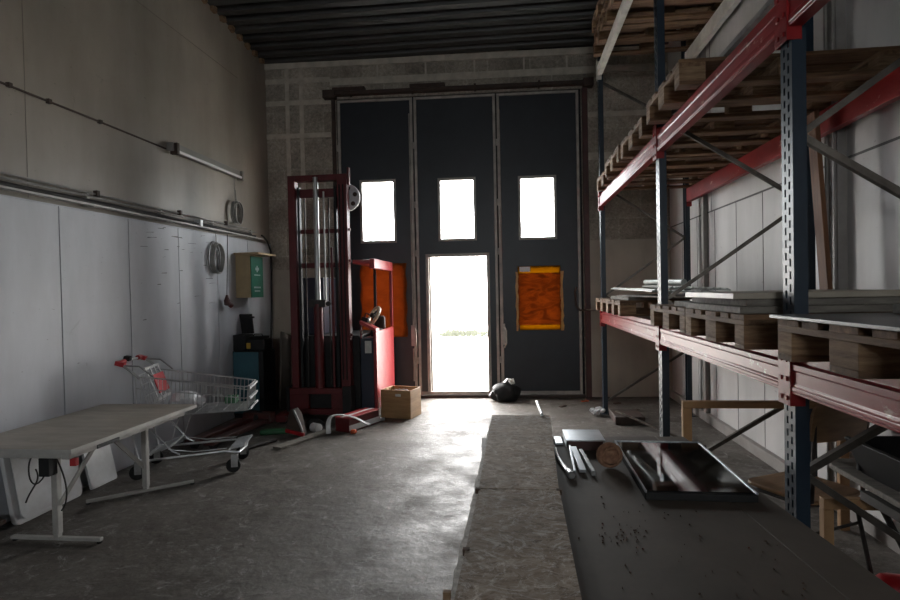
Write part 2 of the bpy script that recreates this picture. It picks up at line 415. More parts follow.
# ------------------------------------------------------------------ the hall
struct(MB().box(XL - .25, XR + .25, YB - .25, 8.60, -.2, 0).build('floor', 'floor'), 'worn stained concrete floor of the hall', 'floor')
def ceil_z(y): return 4.90 + (8.2 - y) * .075
def deck():
    b = MB(); y = YB - .2; prof = []
    while y < 8.7:
        for dy, dz in ((0, 0), (.10, 0), (.125, .075), (.195, .075)): prof.append((y + dy, ceil_z(y + dy) + dz))
        y += .22
    top = [(y, z + .12) for y, z in reversed(prof)]
    n = len(prof); P = prof + top
    for i in range(n - 1):
        k = len(b.v)
        b.v += [Vector((XL - .2, prof[i][0], prof[i][1])), Vector((XR + .2, prof[i][0], prof[i][1])), Vector((XR + .2, prof[i + 1][0], prof[i + 1][1])), Vector((XL - .2, prof[i + 1][0], prof[i + 1][1]))]
        b.f.append((k, k + 1, k + 2, k + 3)); b.sm.append(False)
    k = len(b.v)
    y0, y1 = prof[0][0], prof[-1][0]
    b.add([(XL - .2, y0, ceil_z(y0) + .09), (XR + .2, y0, ceil_z(y0) + .09), (XR + .2, y1, ceil_z(y1) + .09), (XL - .2, y1, ceil_z(y1) + .09),
           (XL - .2, y0, ceil_z(y0) + .2), (XR + .2, y0, ceil_z(y0) + .2), (XR + .2, y1, ceil_z(y1) + .2), (XL - .2, y1, ceil_z(y1) + .2)],
          [(0, 3, 2, 1), (4, 5, 6, 7), (0, 1, 5, 4), (1, 2, 6, 5), (2, 3, 7, 6), (3, 0, 4, 7)])
    return b
struct(deck().build('ceiling', 'ceil'), 'dark corrugated steel roof deck', 'ceiling')

# left wall: painted upper part and a panelled lower part standing 3 cm proud, top at 2.27 m
wl = struct(MB().box(XL - .25, XL, YB - .2, 8.6, 0, 6.1).build('wall_left', 'wallL_up'), 'warm white painted left wall', 'wall')
b = MB(); g = MB()
ys = [YB] + [4.11 - .81 * k for k in range(11, 0, -1)] + [4.11, 4.92, 5.71, 6.50, 7.30, 8.05]
ys = sorted(set(y for y in ys if y > YB)); ys = [YB] + ys
for y0, y1 in zip(ys[:-1], ys[1:]): b.box(XL + .001, XL + .03, y0 + .006, y1 - .006, .0, 2.27)
b.box(XL + .001, XL + .012, YB, 8.05, 0, 2.27)
b.box(XL + .001, XL + .032, YB, 8.05, 2.271, 2.28)
o = b.build('wall_left_panels', 'wallL_lo'); struct(o, 'smooth bluish white wall panels with vertical joints on the left wall', 'wall panels')
# fine horizontal joints of the upper wall
g = MB().box(XL, XL + .003, YB, 7.2, 4.395, 4.402)
for y in (1.2, 3.86): g.box(XL, XL + .002, y, y + .005, 2.3, 5.1)
struct(g.build('trim_1', 'jointline'), 'thin joint lines of the upper left wall', 'trim')
# ragged roof flashing where wall meets deck
b = MB(); y = -4.9
while y < 8.0:
    b.obox((XL + .02, y + .05, ceil_z(y) - .02), (.05, .09, .07), (random.uniform(-.4, .4), 0, 0)); y += .22
struct(b.build('trim_2', 'woodend'), 'ragged foam filler along top of left wall', 'trim')

# right wall
struct(MB().box(XR, XR + .25, YB - .2, 8.7, 0, 6.1).build('wall_right', 'wallR'), 'white panelled right wall behind the racking', 'wall')
g = MB()
for k in range(-4, 8):
    y = 4.1 + .60 * k
    if y < 8.2: g.box(XR - .003, XR, y, y + .007, .1, 2.36)
g.box(XR - .006, XR, YB, 8.2, 2.36, 2.375)
for y in (1.6, 4.9, 6.6): g.box(XR - .003, XR, y, y + .007, 2.375, 5.2)
struct(g.build('trim_3', 'groove'), 'thin joint lines of the right wall', 'trim')
struct(MB().box(XR - .05, XR, YB, 8.2, 0, .10).build('baseboard_right', 'column', bevel=.004), 'low grey kerb along the right wall', 'baseboard')
b = MB().box(XR - .06, XR, 4.03, 4.17, .10, 5.2).box(XR - .075, XR - .06, 4.045, 4.065, .1, 5.2).box(XR - .075, XR - .06, 4.135, 4.155, .1, 5.2)
for k in range(60): b.box(XR - .066, XR - .058, 4.09, 4.11, .2 + k * .08, .24 + k * .08)
struct(b.build('trim_4', 'column'), 'grey perforated wall column behind the racking', 'column')
struct(MB().box(XR - .05, XR, 6.72, 6.80, .10, 5.2).build('trim_5', 'column'), 'narrow grey wall post near the far corner', 'column')

# back wall (behind the photographer) with an assumed window added to light camera-facing surfaces
struct(MB().box(XL, XR, YB - .25, YB, 0, 2.1).box(XL, XR, YB - .25, YB, 2.95, 6.1).box(XL, -.95, YB - .25, YB, 2.1, 2.95).box(.95, XR, YB - .25, YB, 2.1, 2.95)
       .build('wall_back', 'wallR'), 'white back wall', 'wall')
w = sempty('window_4', (0, 0, 0), 0, 'unseen high window added in the back wall as fill light', 'window')
MB().box(-.95, -.90, YB - .2, YB - .14, 2.1, 2.95).box(.90, .95, YB - .2, YB - .14, 2.1, 2.95).box(-.025, .025, YB - .2, YB - .14, 2.15, 2.9).box(-.9, .9, YB - .2, YB - .14, 2.1, 2.15).box(-.9, .9, YB - .2, YB - .14, 2.9, 2.95).build('window_frame', 'framegrey', w)
MB().box(-.92, .92, YB - .175, YB - .17, 2.12, 2.93).build('window_pane', 'pane', w)

# far wall, local frame (u, v, z) placed by FWL/PHI
FWL = Vector((0, 8.2, 0))
def fstruct(mb, name, mat, label, cat, bevel=0):
    o = mb.build(name, mat, loc=FWL, bevel=bevel); o.rotation_euler = (0, 0, PHI); return struct(o, label, cat)
U0, U1, ZT = -2.51, 1.0, 4.36
fstruct(MB().box(-3.75, U0, 0, .3, 0, 5.3).box(U1, 2.5, 0, .3, 0, 5.3).box(U0, U1, 0, .3, ZT, 5.3), 'wall_far', 'block', 'rough grey block wall around the gate', 'wall')
b = MB()
for z in (4.62, 4.30, 3.82): b.box(-3.56, U0 - .08, -.012, 0, z, z + .07)
b.box(U0 - .08, 2.2, -.012, 0, 4.56, 4.66)
for u in (-3.26, -3.05): b.box(u, u + .06, -.013, 0, 2.2, 4.88)
b.box(U1 + .09, 2.2, -.012, 0, 3.35, 3.45).box(U1 + .09, 2.2, -.012, 0, 3.95, 4.02)
for u in (-1.9, -1.2, -.5, .2, .8): b.box(u, u + .025, -.011, 0, 4.66, 4.9)
b.box(-3.56, 2.2, -.03, 0, 4.83, 4.92)
fstruct(b, 'trim_6', 'strip', 'painted mortar bands on the block wall', 'trim')
fstruct(MB().box(U1 + .085, 2.25, -.02, 0, 0, 2.22).box(-3.56, U0 - .09, -.02, 0, 0, 1.9).box(1.85, 1.862, -.024, -.02, 0, 2.22).box(1.22, 2.25, -.024, -.02, .98, .99),
        'wall_far_plaster', 'farpaint', 'smooth beige painted lower part of the far wall', 'wall')
b = MB().box(U0 - .10, U1 + .12, -.10, .02, ZT + .035, ZT + .085).box(U0 - .02, U0 + .45, -.13, -.02, ZT + .08, ZT + .13).box(U0 + 1.1, U0 + 1.6, -.13, -.02, ZT + .08, ZT + .13)
b.box(U0 - .16, U0 + .02, -.14, .0, ZT - .01, ZT + .10).box(U1 + .02, U1 + .16, -.14, 0, ZT - .01, ZT + .10)
for u in (-2.3, -1.4, -.5, .4): b.box(u, u + .03, -.12, 0, ZT + .02, ZT + .1)
fstruct(b, 'trim_7', 'rust', 'rusty overhead track of the folding gate', 'gate track', bevel=.005)
fstruct(MB().box(U1 + .01, U1 + .085, -.05, .06, 0, ZT), 'trim_8', 'doorred', 'dark red steel post right of the gate', 'gate post', bevel=.004)
fstruct(MB().box(U0 - .06, U0 - .01, -.04, .06, 0, ZT), 'trim_9', 'rust', 'dark red steel post left of the gate', 'gate post', bevel=.004)
fstruct(MB().box(U0, U1, -.03, .12, 0, .035), 'trim_10', 'rust', 'rusty floor rail under the gate', 'gate rail')

def leaf(name, u0, u1, holes, label):
    e = sempty(name, FWL, PHI, label, 'gate leaf')
    z0, z1 = .04, ZT - .02
    us = sorted({u0, u1} | {h[0] for h in holes} | {h[1] for h in holes}); zs = sorted({z0, z1} | {h[2] for h in holes} | {h[3] for h in holes})
    b = MB()
    for a, c in zip(us[:-1], us[1:]):
        for d, f in zip(zs[:-1], zs[1:]):
            if any(h[0] - 1e-6 <= a and c <= h[1] + 1e-6 and h[2] - 1e-6 <= d and f <= h[3] + 1e-6 for h in holes): continue
            b.box(a, c, .01, .07, d, f)
    b.build('leaf_panel', 'leafpaint', e)
    f = MB(); w_ = .038
    f.box(u0, u0 + w_, -.012, .01, z0, z1).box(u1 - w_, u1, -.012, .01, z0, z1).box(u0 + w_, u1 - w_, -.012, .01, z0, z0 + .05).box(u0 + w_, u1 - w_, -.012, .01, z1 - .035, z1)
    f.build('edge_frame', 'framegrey', e, bevel=.003)
    h = MB()
    for z in (.5, 2.05, 2.75, 3.6): h.box(u0 - .016, u0 + .016, -.03, -.012, z, z + .09)
    h.build('hinge', 'framegrey', e)
    return e
w1, w2, w3 = (-2.16, -1.69, 2.29, 3.15), (-1.02, -.53, 2.29, 3.14), (.13, .61, 2.28, 3.13)
o1, o3 = (-2.17, -1.58, .92, 1.93), (.095, .66, .99, 1.85)
wk = (-1.22, -.35, .075, 2.05)
d1 = leaf('door_1', -2.49, -1.395, [w1, o1], 'left dark leaf of the folding gate behind the red lift truck')
d2 = leaf('door_2', -1.375, -.205, [w2, wk], 'middle dark leaf of the folding gate with the open wicket doorway')
d3 = leaf('door_3', -.185, .965, [w3, o3], 'right dark leaf of the folding gate with the orange film')
for par, u0_, u1_ in ((d1, -2.512, -2.488), (d1, -1.397, -1.373), (d2, -.207, -.183), (d3, .963, 1.002)):
    MB().box(u0_, u1_, .035, .065, .03, ZT).build('light_stop', 'black', par)  # dark strips added to stop daylight leaking between the leaves
MB().box(-2.5, 1.0, .03, .065, ZT - .03, ZT + .01).build('top_light_stop', 'black', d3)  # same light-blocking strip added along the top of the leaves
# wicket frame and threshold
f_ = MB().box(-1.245, -1.20, -.02, .09, .06, 2.075).box(-.37, -.325, -.02, .09, .06, 2.075).box(-1.245, -.325, -.02, .09, 2.035, 2.08).box(-1.245, -.325, -.02, .09, .055, .095)
f_.box(-1.20, -1.175, .03, .085, .09, 2.035)
f_.build('wicket_frame', 'framegrey', d2, bevel=.003)
# locking bars and handles
def lockbar(par, u, zh):
    MB().tube([(u, -.035, .25), (u, -.035, zh - .2)], .011, 8).tube([(u, -.035, zh + .1), (u, -.035, 4.1)], .009, 8).build('locking_rod', 'framegrey', par)
    b = MB().box(u - .03, u + .03, -.05, -.01, zh - .16, zh + .14); b.tube([(u + .02, -.05, zh + .1), (u + .045, -.09, zh + .05), (u + .045, -.09, zh - .13), (u + .015, -.05, zh - .2)], .012, 8)
    b.build('handle', 'framegrey', par, bevel=.003)
lockbar(d3, -.15, .92); lockbar(d1, -1.44, .92)
for n, (u0, u1, z0, z1) in enumerate((w1, w2, w3)):
    e = sempty('window_%d' % (n + 1), FWL, PHI, ['left', 'middle', 'right'][n] + ' small upright window of the folding gate', 'window')
    t = .03
    MB().box(u0 - t, u0 + .008, -.004, .08, z0 - t, z1 + t).box(u1 - .008, u1 + t, -.004, .08, z0 - t, z1 + t).box(u0 + .008, u1 - .008, -.004, .08, z0 - t, z0 + .008).box(u0 + .008, u1 - .008, -.004, .08, z1 - .008, z1 + t).build('window_frame', 'framegrey', e, bevel=.004)
    MB().box(u0 + .006, u1 - .006, .035, .042, z0 + .006, z1 - .006).build('window_pane', 'pane', e)

# orange film: a wavy sheet hung over an opening of each leaf
def film(u0, u1, z0, z1, amp, mat, label, strips=True):
    e = thing('orange_film', label, 'film', FWL, PHI)
    nx, nzv = 16, 22; vs = []; fs = []
    for side, off in ((0, 0), (1, .004)):
        for j in range(nzv + 1):
            for i in range(nx + 1):
                u = u0 + (u1 - u0) * i / nx; z = z0 + (z1 - z0) * j / nzv
                k = math.sin(PI * i / nx) * math.sin(PI * j / nzv)
                vs.append((u + .012 * math.sin(j * .9) * (1 if i in (0, nx) else 0), -.022 - amp * k * (1 + .5 * math.sin(5 * z * 3 + 9 * u)) + off, z))
    S = (nx + 1) * (nzv + 1)
    for j in range(nzv):
        for i in range(nx):
            a = j * (nx + 1) + i; fs.append((a, a + 1, a + nx + 2, a + nx + 1)); fs.append((S + a, S + a + nx + 1, S + a + nx + 2, S + a + 1))
    MB().add(vs, fs, True).build('film_sheet', mat, e)
    if strips:
        MB().box(u0 + .02, u1 - .02, -.020, -.017, z1 + .0, z1 + .10).build('glare_strip', 'amber', e)
        MB().box(u0 + .05, u0 + .20, -.024, -.021, z1 + .02, z1 + .09).build('glare_strip', 'bagwhite', e)  # white piece painted in as glare at the left end of the strip
        MB().box(u0 + .04, u1 - .03, -.020, -.017, z0 - .07, z0 + .0).build('lower_strip', 'amber', e)
        r = random.Random(31)
        for sd in (-1, 1):
            Lp = []; Rp = []
            uc = u0 + .008 if sd < 0 else u1 - .008
            for k in range(13):
                z = z0 - .08 + (z1 - z0 + .10) * k / 12; w_ = r.uniform(.012, .024); c_ = uc + r.uniform(-.006, .006); Lp.append((c_ - w_, z)); Rp.append((c_ + w_, z))
            P_ = Lp + Rp[::-1]
            MB().prism(P_, 'y', -.052, -.049).build('side_tape', 'tape', e)
    return e
film(o3[0] - .045, o3[1] + .035, o3[2] + .045, o3[3] - .075, .018, 'film', 'crumpled glowing orange film taped over the right gate leaf')
film(o1[0] - .03, o1[1] + .05, o1[2] - .03, o1[3] + .03, .006, 'film2', 'dull orange film over the left gate leaf behind the lift truck', strips=False)

# bent handle pipe right of the gate
tag(MB().tube([(.88, 8.12, 1.56), (.865, 8.08, 1.50), (.872, 8.06, 1.30), (.92, 8.04, 1.24), (1.02, 7.95, 1.245), (1.12, 7.6, 1.255), (1.16, 7.27, 1.262)], .014, 8).build('bent_pipe', 'rust'),
    'bent rusty pipe reaching from the gate edge to the racking', 'pipe')

# ------------------------------------------------------------------ outside
struct(MB().box(-60, 60, 8.62, 90, -.25, -.02).build('ground', 'ground'), 'pale gravel yard outside the gate', 'ground')
b = MB(); rr = random.Random(3)
for k in range(500):
    x = rr.uniform(-2.55, -.55); y = rr.uniform(19, 21); h = rr.uniform(.06, .26) * (1 if x < -1.3 else .6)
    b.add([(x, y, -.02), (x + .05, y, -.02), (x + rr.uniform(-.05, .1), y + rr.uniform(-.05, .05), h)], [(0, 1, 2)])
    b.add([(x, y - .03, -.02), (x, y + .03, -.02), (x + rr.uniform(-.05, .05), y, h * .9)], [(0, 1, 2)])
tag(b.build('grass_patch', 'hedge'), 'strip of grass seen through the open doorway', 'grass', kind='stuff')

# ------------------------------------------------------------------ pallet racking
XF, XB = 1.08, 2.09        # aisle face of the front posts, wall face of the back posts
ZLOW, ZUP, ZTOP = 1.28, 2.69, 4.27
PW, PD = .092, .052        # post width along the aisle, depth
def post_mb(h, front):
    # C profile: perforated face (at x=0) with real slots, two solid sides, small return lips
    b = MB(); t = .003; s = 1 if front else -1
    def bx(x0, x1, *r): b.box(min(x0 * s, x1 * s), max(x0 * s, x1 * s), *r)
    cols = [(.0, .022), (.036, .056), (.070, PW)]
    for y0, y1 in cols: bx(0, t, y0, y1, 0, h)
    n = int(h / .05)
    for y0, y1, dz in ((.022, .036, 0), (.056, .070, .025)):
        for k in range(n + 1):
            z0 = k * .05 - .010 + dz; z1 = z0 + .020
            if z0 < h: bx(0, t, y0, y1, max(0, z0), min(h, z1))
    bx(t, PD, 0, t, 0, h); bx(t, PD, PW - t, PW, 0, h)
    bx(PD - t, PD, t, .018, 0, h); bx(PD - t, PD, PW - .018, PW - t, 0, h)
    return b
HP = 4.75
pf = post_mb(HP, True); pb = post_mb(HP, False)
def frame(y, zs_front, label, skew):
    e = thing('rack_frame', label, 'rack frame', (0, y, 0), 0, None)
    o = pf.build('post', 'blue', e); o.location = (XF, 0, .008)
    o2 = pb.build('post', 'blue', e); o2.location = (XB, -skew, .008)
    for x, dy, s in ((XF, 0, 1), (XB, -skew, -1)):
        MB().box(min(x - s * .03, x + s * .11), max(x - s * .03, x + s * .11), dy - .02, dy + PW + .02, 0, .008).build('foot_plate', 'blue', e)
    xa, xb = XF + .045, XB - .045; ya, yb = PW / 2, PW / 2 - skew
    for (fa, fb) in zs_front:
        MB().bar((xa, ya, fa), (xb, yb, fb), .032, .026).build('brace', 'brace', e)
    return e
skew = .12
near_b = [(.8, .15), (.8, 1.46), (2.13, 1.46), (2.13, 2.8), (3.45, 2.8), (3.45, 4.1)]
far_b = [(.15, .78), (1.45, .78), (1.45, 2.12), (2.78, 2.12), (2.78, 3.45), (4.05, 3.45)]
YN, YM, YF_, YZ = 2.335, 4.33, 7.12, -.45
frame(YN, near_b, 'nearest blue rack frame with perforated posts and crossed braces', skew)
frame(YM, far_b, 'middle blue rack frame standing behind the brown table', skew)
frame(YF_, far_b, 'farthest blue rack frame beside the gate', skew)
frame(YZ, near_b, 'rack frame nearest the back of the hall', skew)

def beam(y0, y1, ztop, x, s, mat, label, h=.155):
    # s=+1 front beam (outer face at x), s=-1 back beam ; stepped box profile with shelf lip
    e = thing('rack_beam', label, 'rack beam', (x, y0, ztop - h), 0, 'rack beams')
    L_ = y1 - y0
    prof = [(-.014, .0), (.040, .0), (.040, h), (.006, h), (.006, h - .035), (-.002, h - .040), (-.014, h - .040), (-.014, .092), (-.0105, .088), (-.0105, .040), (-.014, .036)]
    prof = [(u * s, w_) for u, w_ in prof]
    MB().prism(prof, 'y', .004, L_ - .004).prism([(-.018 * s, .012), (-.012 * s, .008), (-.012 * s, .03), (-.018 * s, .026)], 'y', .01, L_ - .01).build('beam_body', mat, e, bevel=.002)
    for q in (0, 1):
        ya = -.055 if q else 0; yy = L_ if q else 0
        b = MB()
        sgn = 1 if q == 0 else -1
        a0, a1 = (yy - .05, yy) if q == 0 else (yy, yy + .05)
        b.box(min(-.020 * s, -.014 * s), max(-.020 * s, -.014 * s), a0, a1, -.05, h + .05)
        b.box(min(-.020 * s, .036 * s), max(-.020 * s, .036 * s), yy - .004, yy + .004, -.05, h + .02)
        for k in range(3): b.box(min(-.026 * s, -.02 * s), max(-.026 * s, -.02 * s), a0 + .015, a1 - .015, -.03 + k * .075, -.012 + k * .075)
        b.build('beam_connector', mat, e, bevel=.001)
    return e
bays = [('between the nearest and the middle frame', YN + PW, YM), ('between the middle and the farthest frame', YM + PW, YF_), ('running toward the viewer from the nearest frame', YZ + PW, YN)]
for nm, y0, y1 in bays:
    for zt, lv in ((ZLOW, 'lower'), (ZUP, 'upper')):
        beam(y0 + .001, y1 - .001, zt, XF, 1, 'red', 'worn red %s front rack beam %s' % (lv, nm))
        beam(y0 - skew + .001, y1 - skew - .001, zt, XB, -1, 'red', 'red %s rear rack beam %s' % (lv, nm))
beam(YM + PW + .001, YF_ - .001, ZTOP, XF, 1, 'whitebeam', 'pale grey topmost front rack beam of the far bay', .15)
beam(YM + PW - skew + .001, YF_ - skew - .001, ZTOP, XB, -1, 'whitebeam', 'pale grey topmost rear rack beam of the far bay', .15)

# ------------------------------------------------------------------ pallets (1.2 m deep in x, 0.8 m along the aisle)
def pallet():
    e = thing('wooden_pallet', '-', 'pallet', (0, 0, 0), 0, 'wooden pallets')
    L_, W_ = 1.2, .8; r = random.Random(5)
    for k, (w_, y) in enumerate(((.145, 0), (.10, .168), (.145, .3275), (.10, .5325), (.145, .655))):
        MB().box(0, L_, y, y + w_, .122, .144).build('deck_board', 'wood', e, bevel=.002)
    for x in (0, .5275, 1.055):
        MB().box(x, x + .145, 0, W_, .100, .122).build('cross_board', 'woody', e, bevel=.002)
        for y, w_ in ((0, .10), (.3275, .145), (.70, .10)):
            MB().box(x, x + .145, y, y + w_, .022, .100).build('block', 'woodend', e, bevel=.002)
    for y, w_ in ((0, .10), (.3275, .145), (.70, .10)):
        MB().box(0, L_, y, y + w_, 0, .022).build('bottom_board', 'wood', e, bevel=.002)
    return e
P0 = pallet(); first = [True]
def put_pallet(x, y, z, rz, label, group):
    if first[0]:
        first[0] = False; P0.location = (x, y, z); P0.rotation_euler = (0, 0, rz); P0['label'] = label; P0['group'] = group; return P0
    return dup(P0, (x, y, z), rz, label, group)
G1, G2, G3 = 'pallets on the lower rack level', 'pallets on the upper rack level', 'pallets on the topmost rack level'
E_ = .0015
put_pallet(.95, 1.36, ZLOW + E_, .01, 'pallet nearest the viewer on the lower level, under the dark grey sheet', G1)
put_pallet(.96, .42, ZLOW + E_, .0, 'pallet on the lower level behind the nearest one', G1)
put_pallet(.94, 2.455, ZLOW + E_, .0, 'pallet on the lower level just beyond the nearest post, under the stacked grey boards', G1)
put_pallet(.95, 3.30, ZLOW + E_, 0, 'pallet on the lower level in front of the middle frame', G1)
put_pallet(.97, 5.35, ZLOW + E_, -.01, 'farthest pallet on the lower level, under the tilted pale sheets', G1)
put_pallet(.99, 6.16, ZLOW + E_, .01, 'pallet on the lower level beside the farthest frame', G1)
for k, (y, x) in enumerate(((3.38, .96), (4.46, .99), (5.31, .97), (6.15, 1.02))):
    put_pallet(x, y, ZUP + E_, [.0, .012, -.01, .008][k], 'pallet on the upper level, ' + ['nearest, its end face toward the viewer', 'second counted from the nearest', 'third counted from the nearest', 'farthest, beside the gate wall'][k], G2)
put_pallet(1.0, .6, ZUP + E_, 0, 'pallet on the upper level above the viewer', G2)
for k, y in enumerate((4.47, 5.31, 6.14)):
    for j in range(2 if k != 2 else 3):
        put_pallet(.99 + .02 * ((k + j) % 2), y + .01 * j, ZTOP + E_ + j * .147, [.0, .006, -.006][(k + j) % 3],
                   'pallet on the topmost level, %s stack, %s' % (['nearest', 'middle', 'farthest'][k], ['lowest', 'second up', 'third up'][j]), G3)

# ------------------------------------------------------------------ load on the rack
zt = ZLOW + .147
# dark sheet and plank over the nearest pallet
tag(MB().box(.93, 2.12, .5, 2.20, zt, zt + .012).build('grey_sheet', 'sheetgrey', bevel=.002), 'large dark grey sheet lying on the nearest pallet', 'sheet')
tag(MB().box(1.30, 2.05, 1.95, 2.12, zt + .0125, zt + .045).build('plank', 'greyboard', bevel=.003), 'brown plank lying at the far edge of the dark grey sheet', 'plank')
# stacked boards over the second pallet
for k, (x0, x1, y0, y1, h, m_) in enumerate(((.95, 1.66, 2.52, 3.28, .030, 'greyboard'), (.99, 1.72, 2.56, 3.30, .030, 'greyboard'), (.93, 1.62, 2.54, 3.22, .028, 'lam'))):
    z = zt + [0, .0305, .061][k]
    tag(MB().box(x0, x1, y0, y1, z, z + h).build('board', m_, bevel=.003),
        ['lowest long grey board of the stack beyond the nearest post', 'middle long grey board of the stack, reaching farthest right', 'topmost grey board of the stack beyond the nearest post'][k], 'board', 'boards stacked on the second pallet')
# sheets beyond
for k, (x0, x1, y0, y1, m_) in enumerate(((1.0, 2.0, 3.36, 3.69, 'greyboard'), (1.2, 1.95, 3.70, 4.05, 'lam'))):
    tag(MB().box(x0, x1, y0, y1, zt, zt + .03).build('board', m_, bevel=.002), ['short grey board before the middle frame', 'narrow board beside the leaning brown plank'][k], 'board')
def slab(c, size, rot, name, mat, label, cat, group=None, ribs=0):
    b = MB().obox((0, 0, 0), size, (0, 0, 0))
    for k in range(ribs):
        x = -size[0] / 2 + size[0] * (k + .5) / ribs; b.box(x - .008, x + .008, -size[1] / 2, size[1] / 2, size[2] / 2, size[2] / 2 + .01)
    o = b.build(name, mat, loc=Vector(c), bevel=.002); o.rotation_euler = rot
    return tag(o, label, cat, group)
slab((1.36, 5.55, zt + .082), (.55, 1.5, .012), (.015, .05, .05), 'plastic_sheet', 'poly', 'ribbed pale plastic sheet tilted over the far pallets, overhanging the aisle', 'sheet', 'pale sheets on the far pallets', 9)
slab((1.62, 5.75, zt + .104), (.5, 1.4, .012), (.015, .05, -.06), 'plastic_sheet', 'poly', 'ribbed pale plastic sheet lying higher on the far pallets', 'sheet', 'pale sheets on the far pallets', 9)
slab((1.32, 5.2, zt + .0385), (.42, 1.3, .014), (.0, .0, .12), 'plastic_sheet', 'greyboard', 'grey board under the pale plastic sheets', 'sheet')
tag(MB().tube([(1.44, 6.40, zt + .172), (1.50, 6.0, zt + .166), (1.58, 5.5, zt + .158)], .030, 10).build('foil_roll', 'poly'), 'rolled pale foil lying on the tilted sheets at the far end of the shelf', 'roll')
tag(MB().box(1.05, 1.6, 5.36, 6.3, zt, zt + .03).build('board', 'greyboard', bevel=.003), 'thick grey board directly on the far pallets', 'board')
# brown plank leaning on the back upper beam
tag(MB().bar((2.0, 3.90, zt + .045), (1.97, 3.99, 2.66), .10, .03, (1, 0, 0)).build('leaning_plank', 'redwood', bevel=.002), 'reddish brown plank leaning upright behind the nearest post', 'plank')
# steel profiles on the upper level
for k in range(3):
    x = 1.20 + .062 * k; z = ZUP + .147
    tag(MB().prism([(x, z), (x + .055, z), (x + .055, z + .028), (x + .049, z + .028), (x + .049, z + .006), (x + .006, z + .006), (x + .006, z + .028), (x, z + .028)], 'y', .75, 3.80 - .05 * k)
        .build('steel_profile', 'steel'), ['grey steel profile on the upper pallets, nearest the aisle', 'middle one of the grey steel profiles on the upper pallets', 'grey steel profile on the upper pallets, farthest from the aisle'][k], 'steel profile', 'steel profiles on the upper pallets')

# ------------------------------------------------------------------ long low table with boards
TZ = .70
t = thing('work_table', 'long table with a brown faced plywood top in front of the racking', 'table', (.40, 2.3, 0), math.radians(3.2))
b = MB().box(-.54, .44, -1.7, 1.0, TZ - .022, TZ); b.build('tabletop', 'brownply', t, bevel=.002)
MB().box(.443, .60, -1.7, 1.0, TZ - .022, TZ - .001).build('side_board', 'brownply', t, bevel=.002)
for x in (-.46, .50):
    MB().box(x - .03, x + .03, -1.65, .92, TZ - .10, TZ - .0225).build('rail', 'lumber', t)
    for y in (-1.5, -.3, .82): MB().box(x - .03, x + .03, y - .03, y + .03, 0, TZ - .1005).build('leg', 'lumber', t, bevel=.003)
for y in (-1.5, -.3, .82): MB().box(-.43, .47, y - .02, y + .02, TZ - .09, TZ - .03).build('cross_rail', 'lumber', t)

def board(x0, x1, xn0, xn1, y0, y1, z0, z1, name, mat, label, cat, group, chip=0, seed=1):
    # board whose far end is y1 (x0..x1) and near end y0 (xn0..xn1), long edges slightly chipped
    r = random.Random(seed); n = 60 if chip else 1; Lp = []; Rp = []
    for k in range(n + 1):
        q = k / n; y = y0 + (y1 - y0) * q
        Lp.append((xn0 + (x0 - xn0) * q + (r.uniform(-chip, chip) if 0 < k < n else 0), y)); Rp.append((xn1 + (x1 - xn1) * q, y))
    o = MB().prism(Lp + Rp[::-1], 'z', z0, z1).build(name, mat)
    return tag(o, label, cat, group)
GB = 'boards stacked on the long table'
board(-.160, .16, -.200, .10, .62, 3.46, TZ + .001, TZ + .020, 'fibre_board', 'osbedge', 'lowest pale chipped board, showing along the left edge of the strand boards', 'board', GB, .004, 3)
board(-.150, .19, -.190, .14, .60, 3.53, TZ + .021, TZ + .040, 'fibre_board', 'osbedge', 'second pale chipped board directly under the strand boards', 'board', GB, .003, 4)
board(-.145, .217, -.150, .166, 2.262, 3.59, TZ + .041, TZ + .059, 'strand_board', 'osb', 'scuffed strand board at the far half of the table', 'board', GB)
board(-.148, .168, -.180, .150, .55, 2.25, TZ + .041, TZ + .059, 'strand_board', 'osb', 'scuffed strand board at the near half of the table', 'board', GB)
for k, (x, y) in enumerate(((-.152, 2.25), (.166, 2.256), (-.156, 1.72), (-.186, 1.47))):
    o = MB().box(x - .010, x + .010, y - .008, y + .008, TZ + .0425, TZ + .0625).build('wood_chip', 'soil' if k < 3 else 'woodend')
    tag(o, ['dark wood block at the left end of the seam between the strand boards', 'dark wood block at the right end of the seam between the strand boards', 'dark wood block beside the left edge of the near strand board', 'pale wood chip at the lower left of the near strand board'][k], 'wood block')
# white stick poking out beyond the boards
tag(MB().tube([(.15, 3.95, .775), (.165, 3.56, TZ + .069)], .010, 8).build('white_stick', 'white'), 'white round stick poking out beyond the far end of the strand boards', 'stick')
# black glass panel
t = thing('glass_panel', 'framed black glass panel lying flat on the long table', 'glass panel', (.728, 2.70, TZ + .001), math.radians(-1.0))
MB().box(-.213, .213, -.38, .38, 0, .030).build('panel_body', 'black', t, bevel=.003)
MB().box(-.205, .205, -.365, .372, .0305, .034).build('glass', 'blackglass', t)
MB().box(-.213, -.206, -.38, .38, .0303, .038).box(.206, .213, -.38, .38, .0303, .038).box(-.206, .206, .373, .38, .0303, .038).build('rim', 'alu', t)
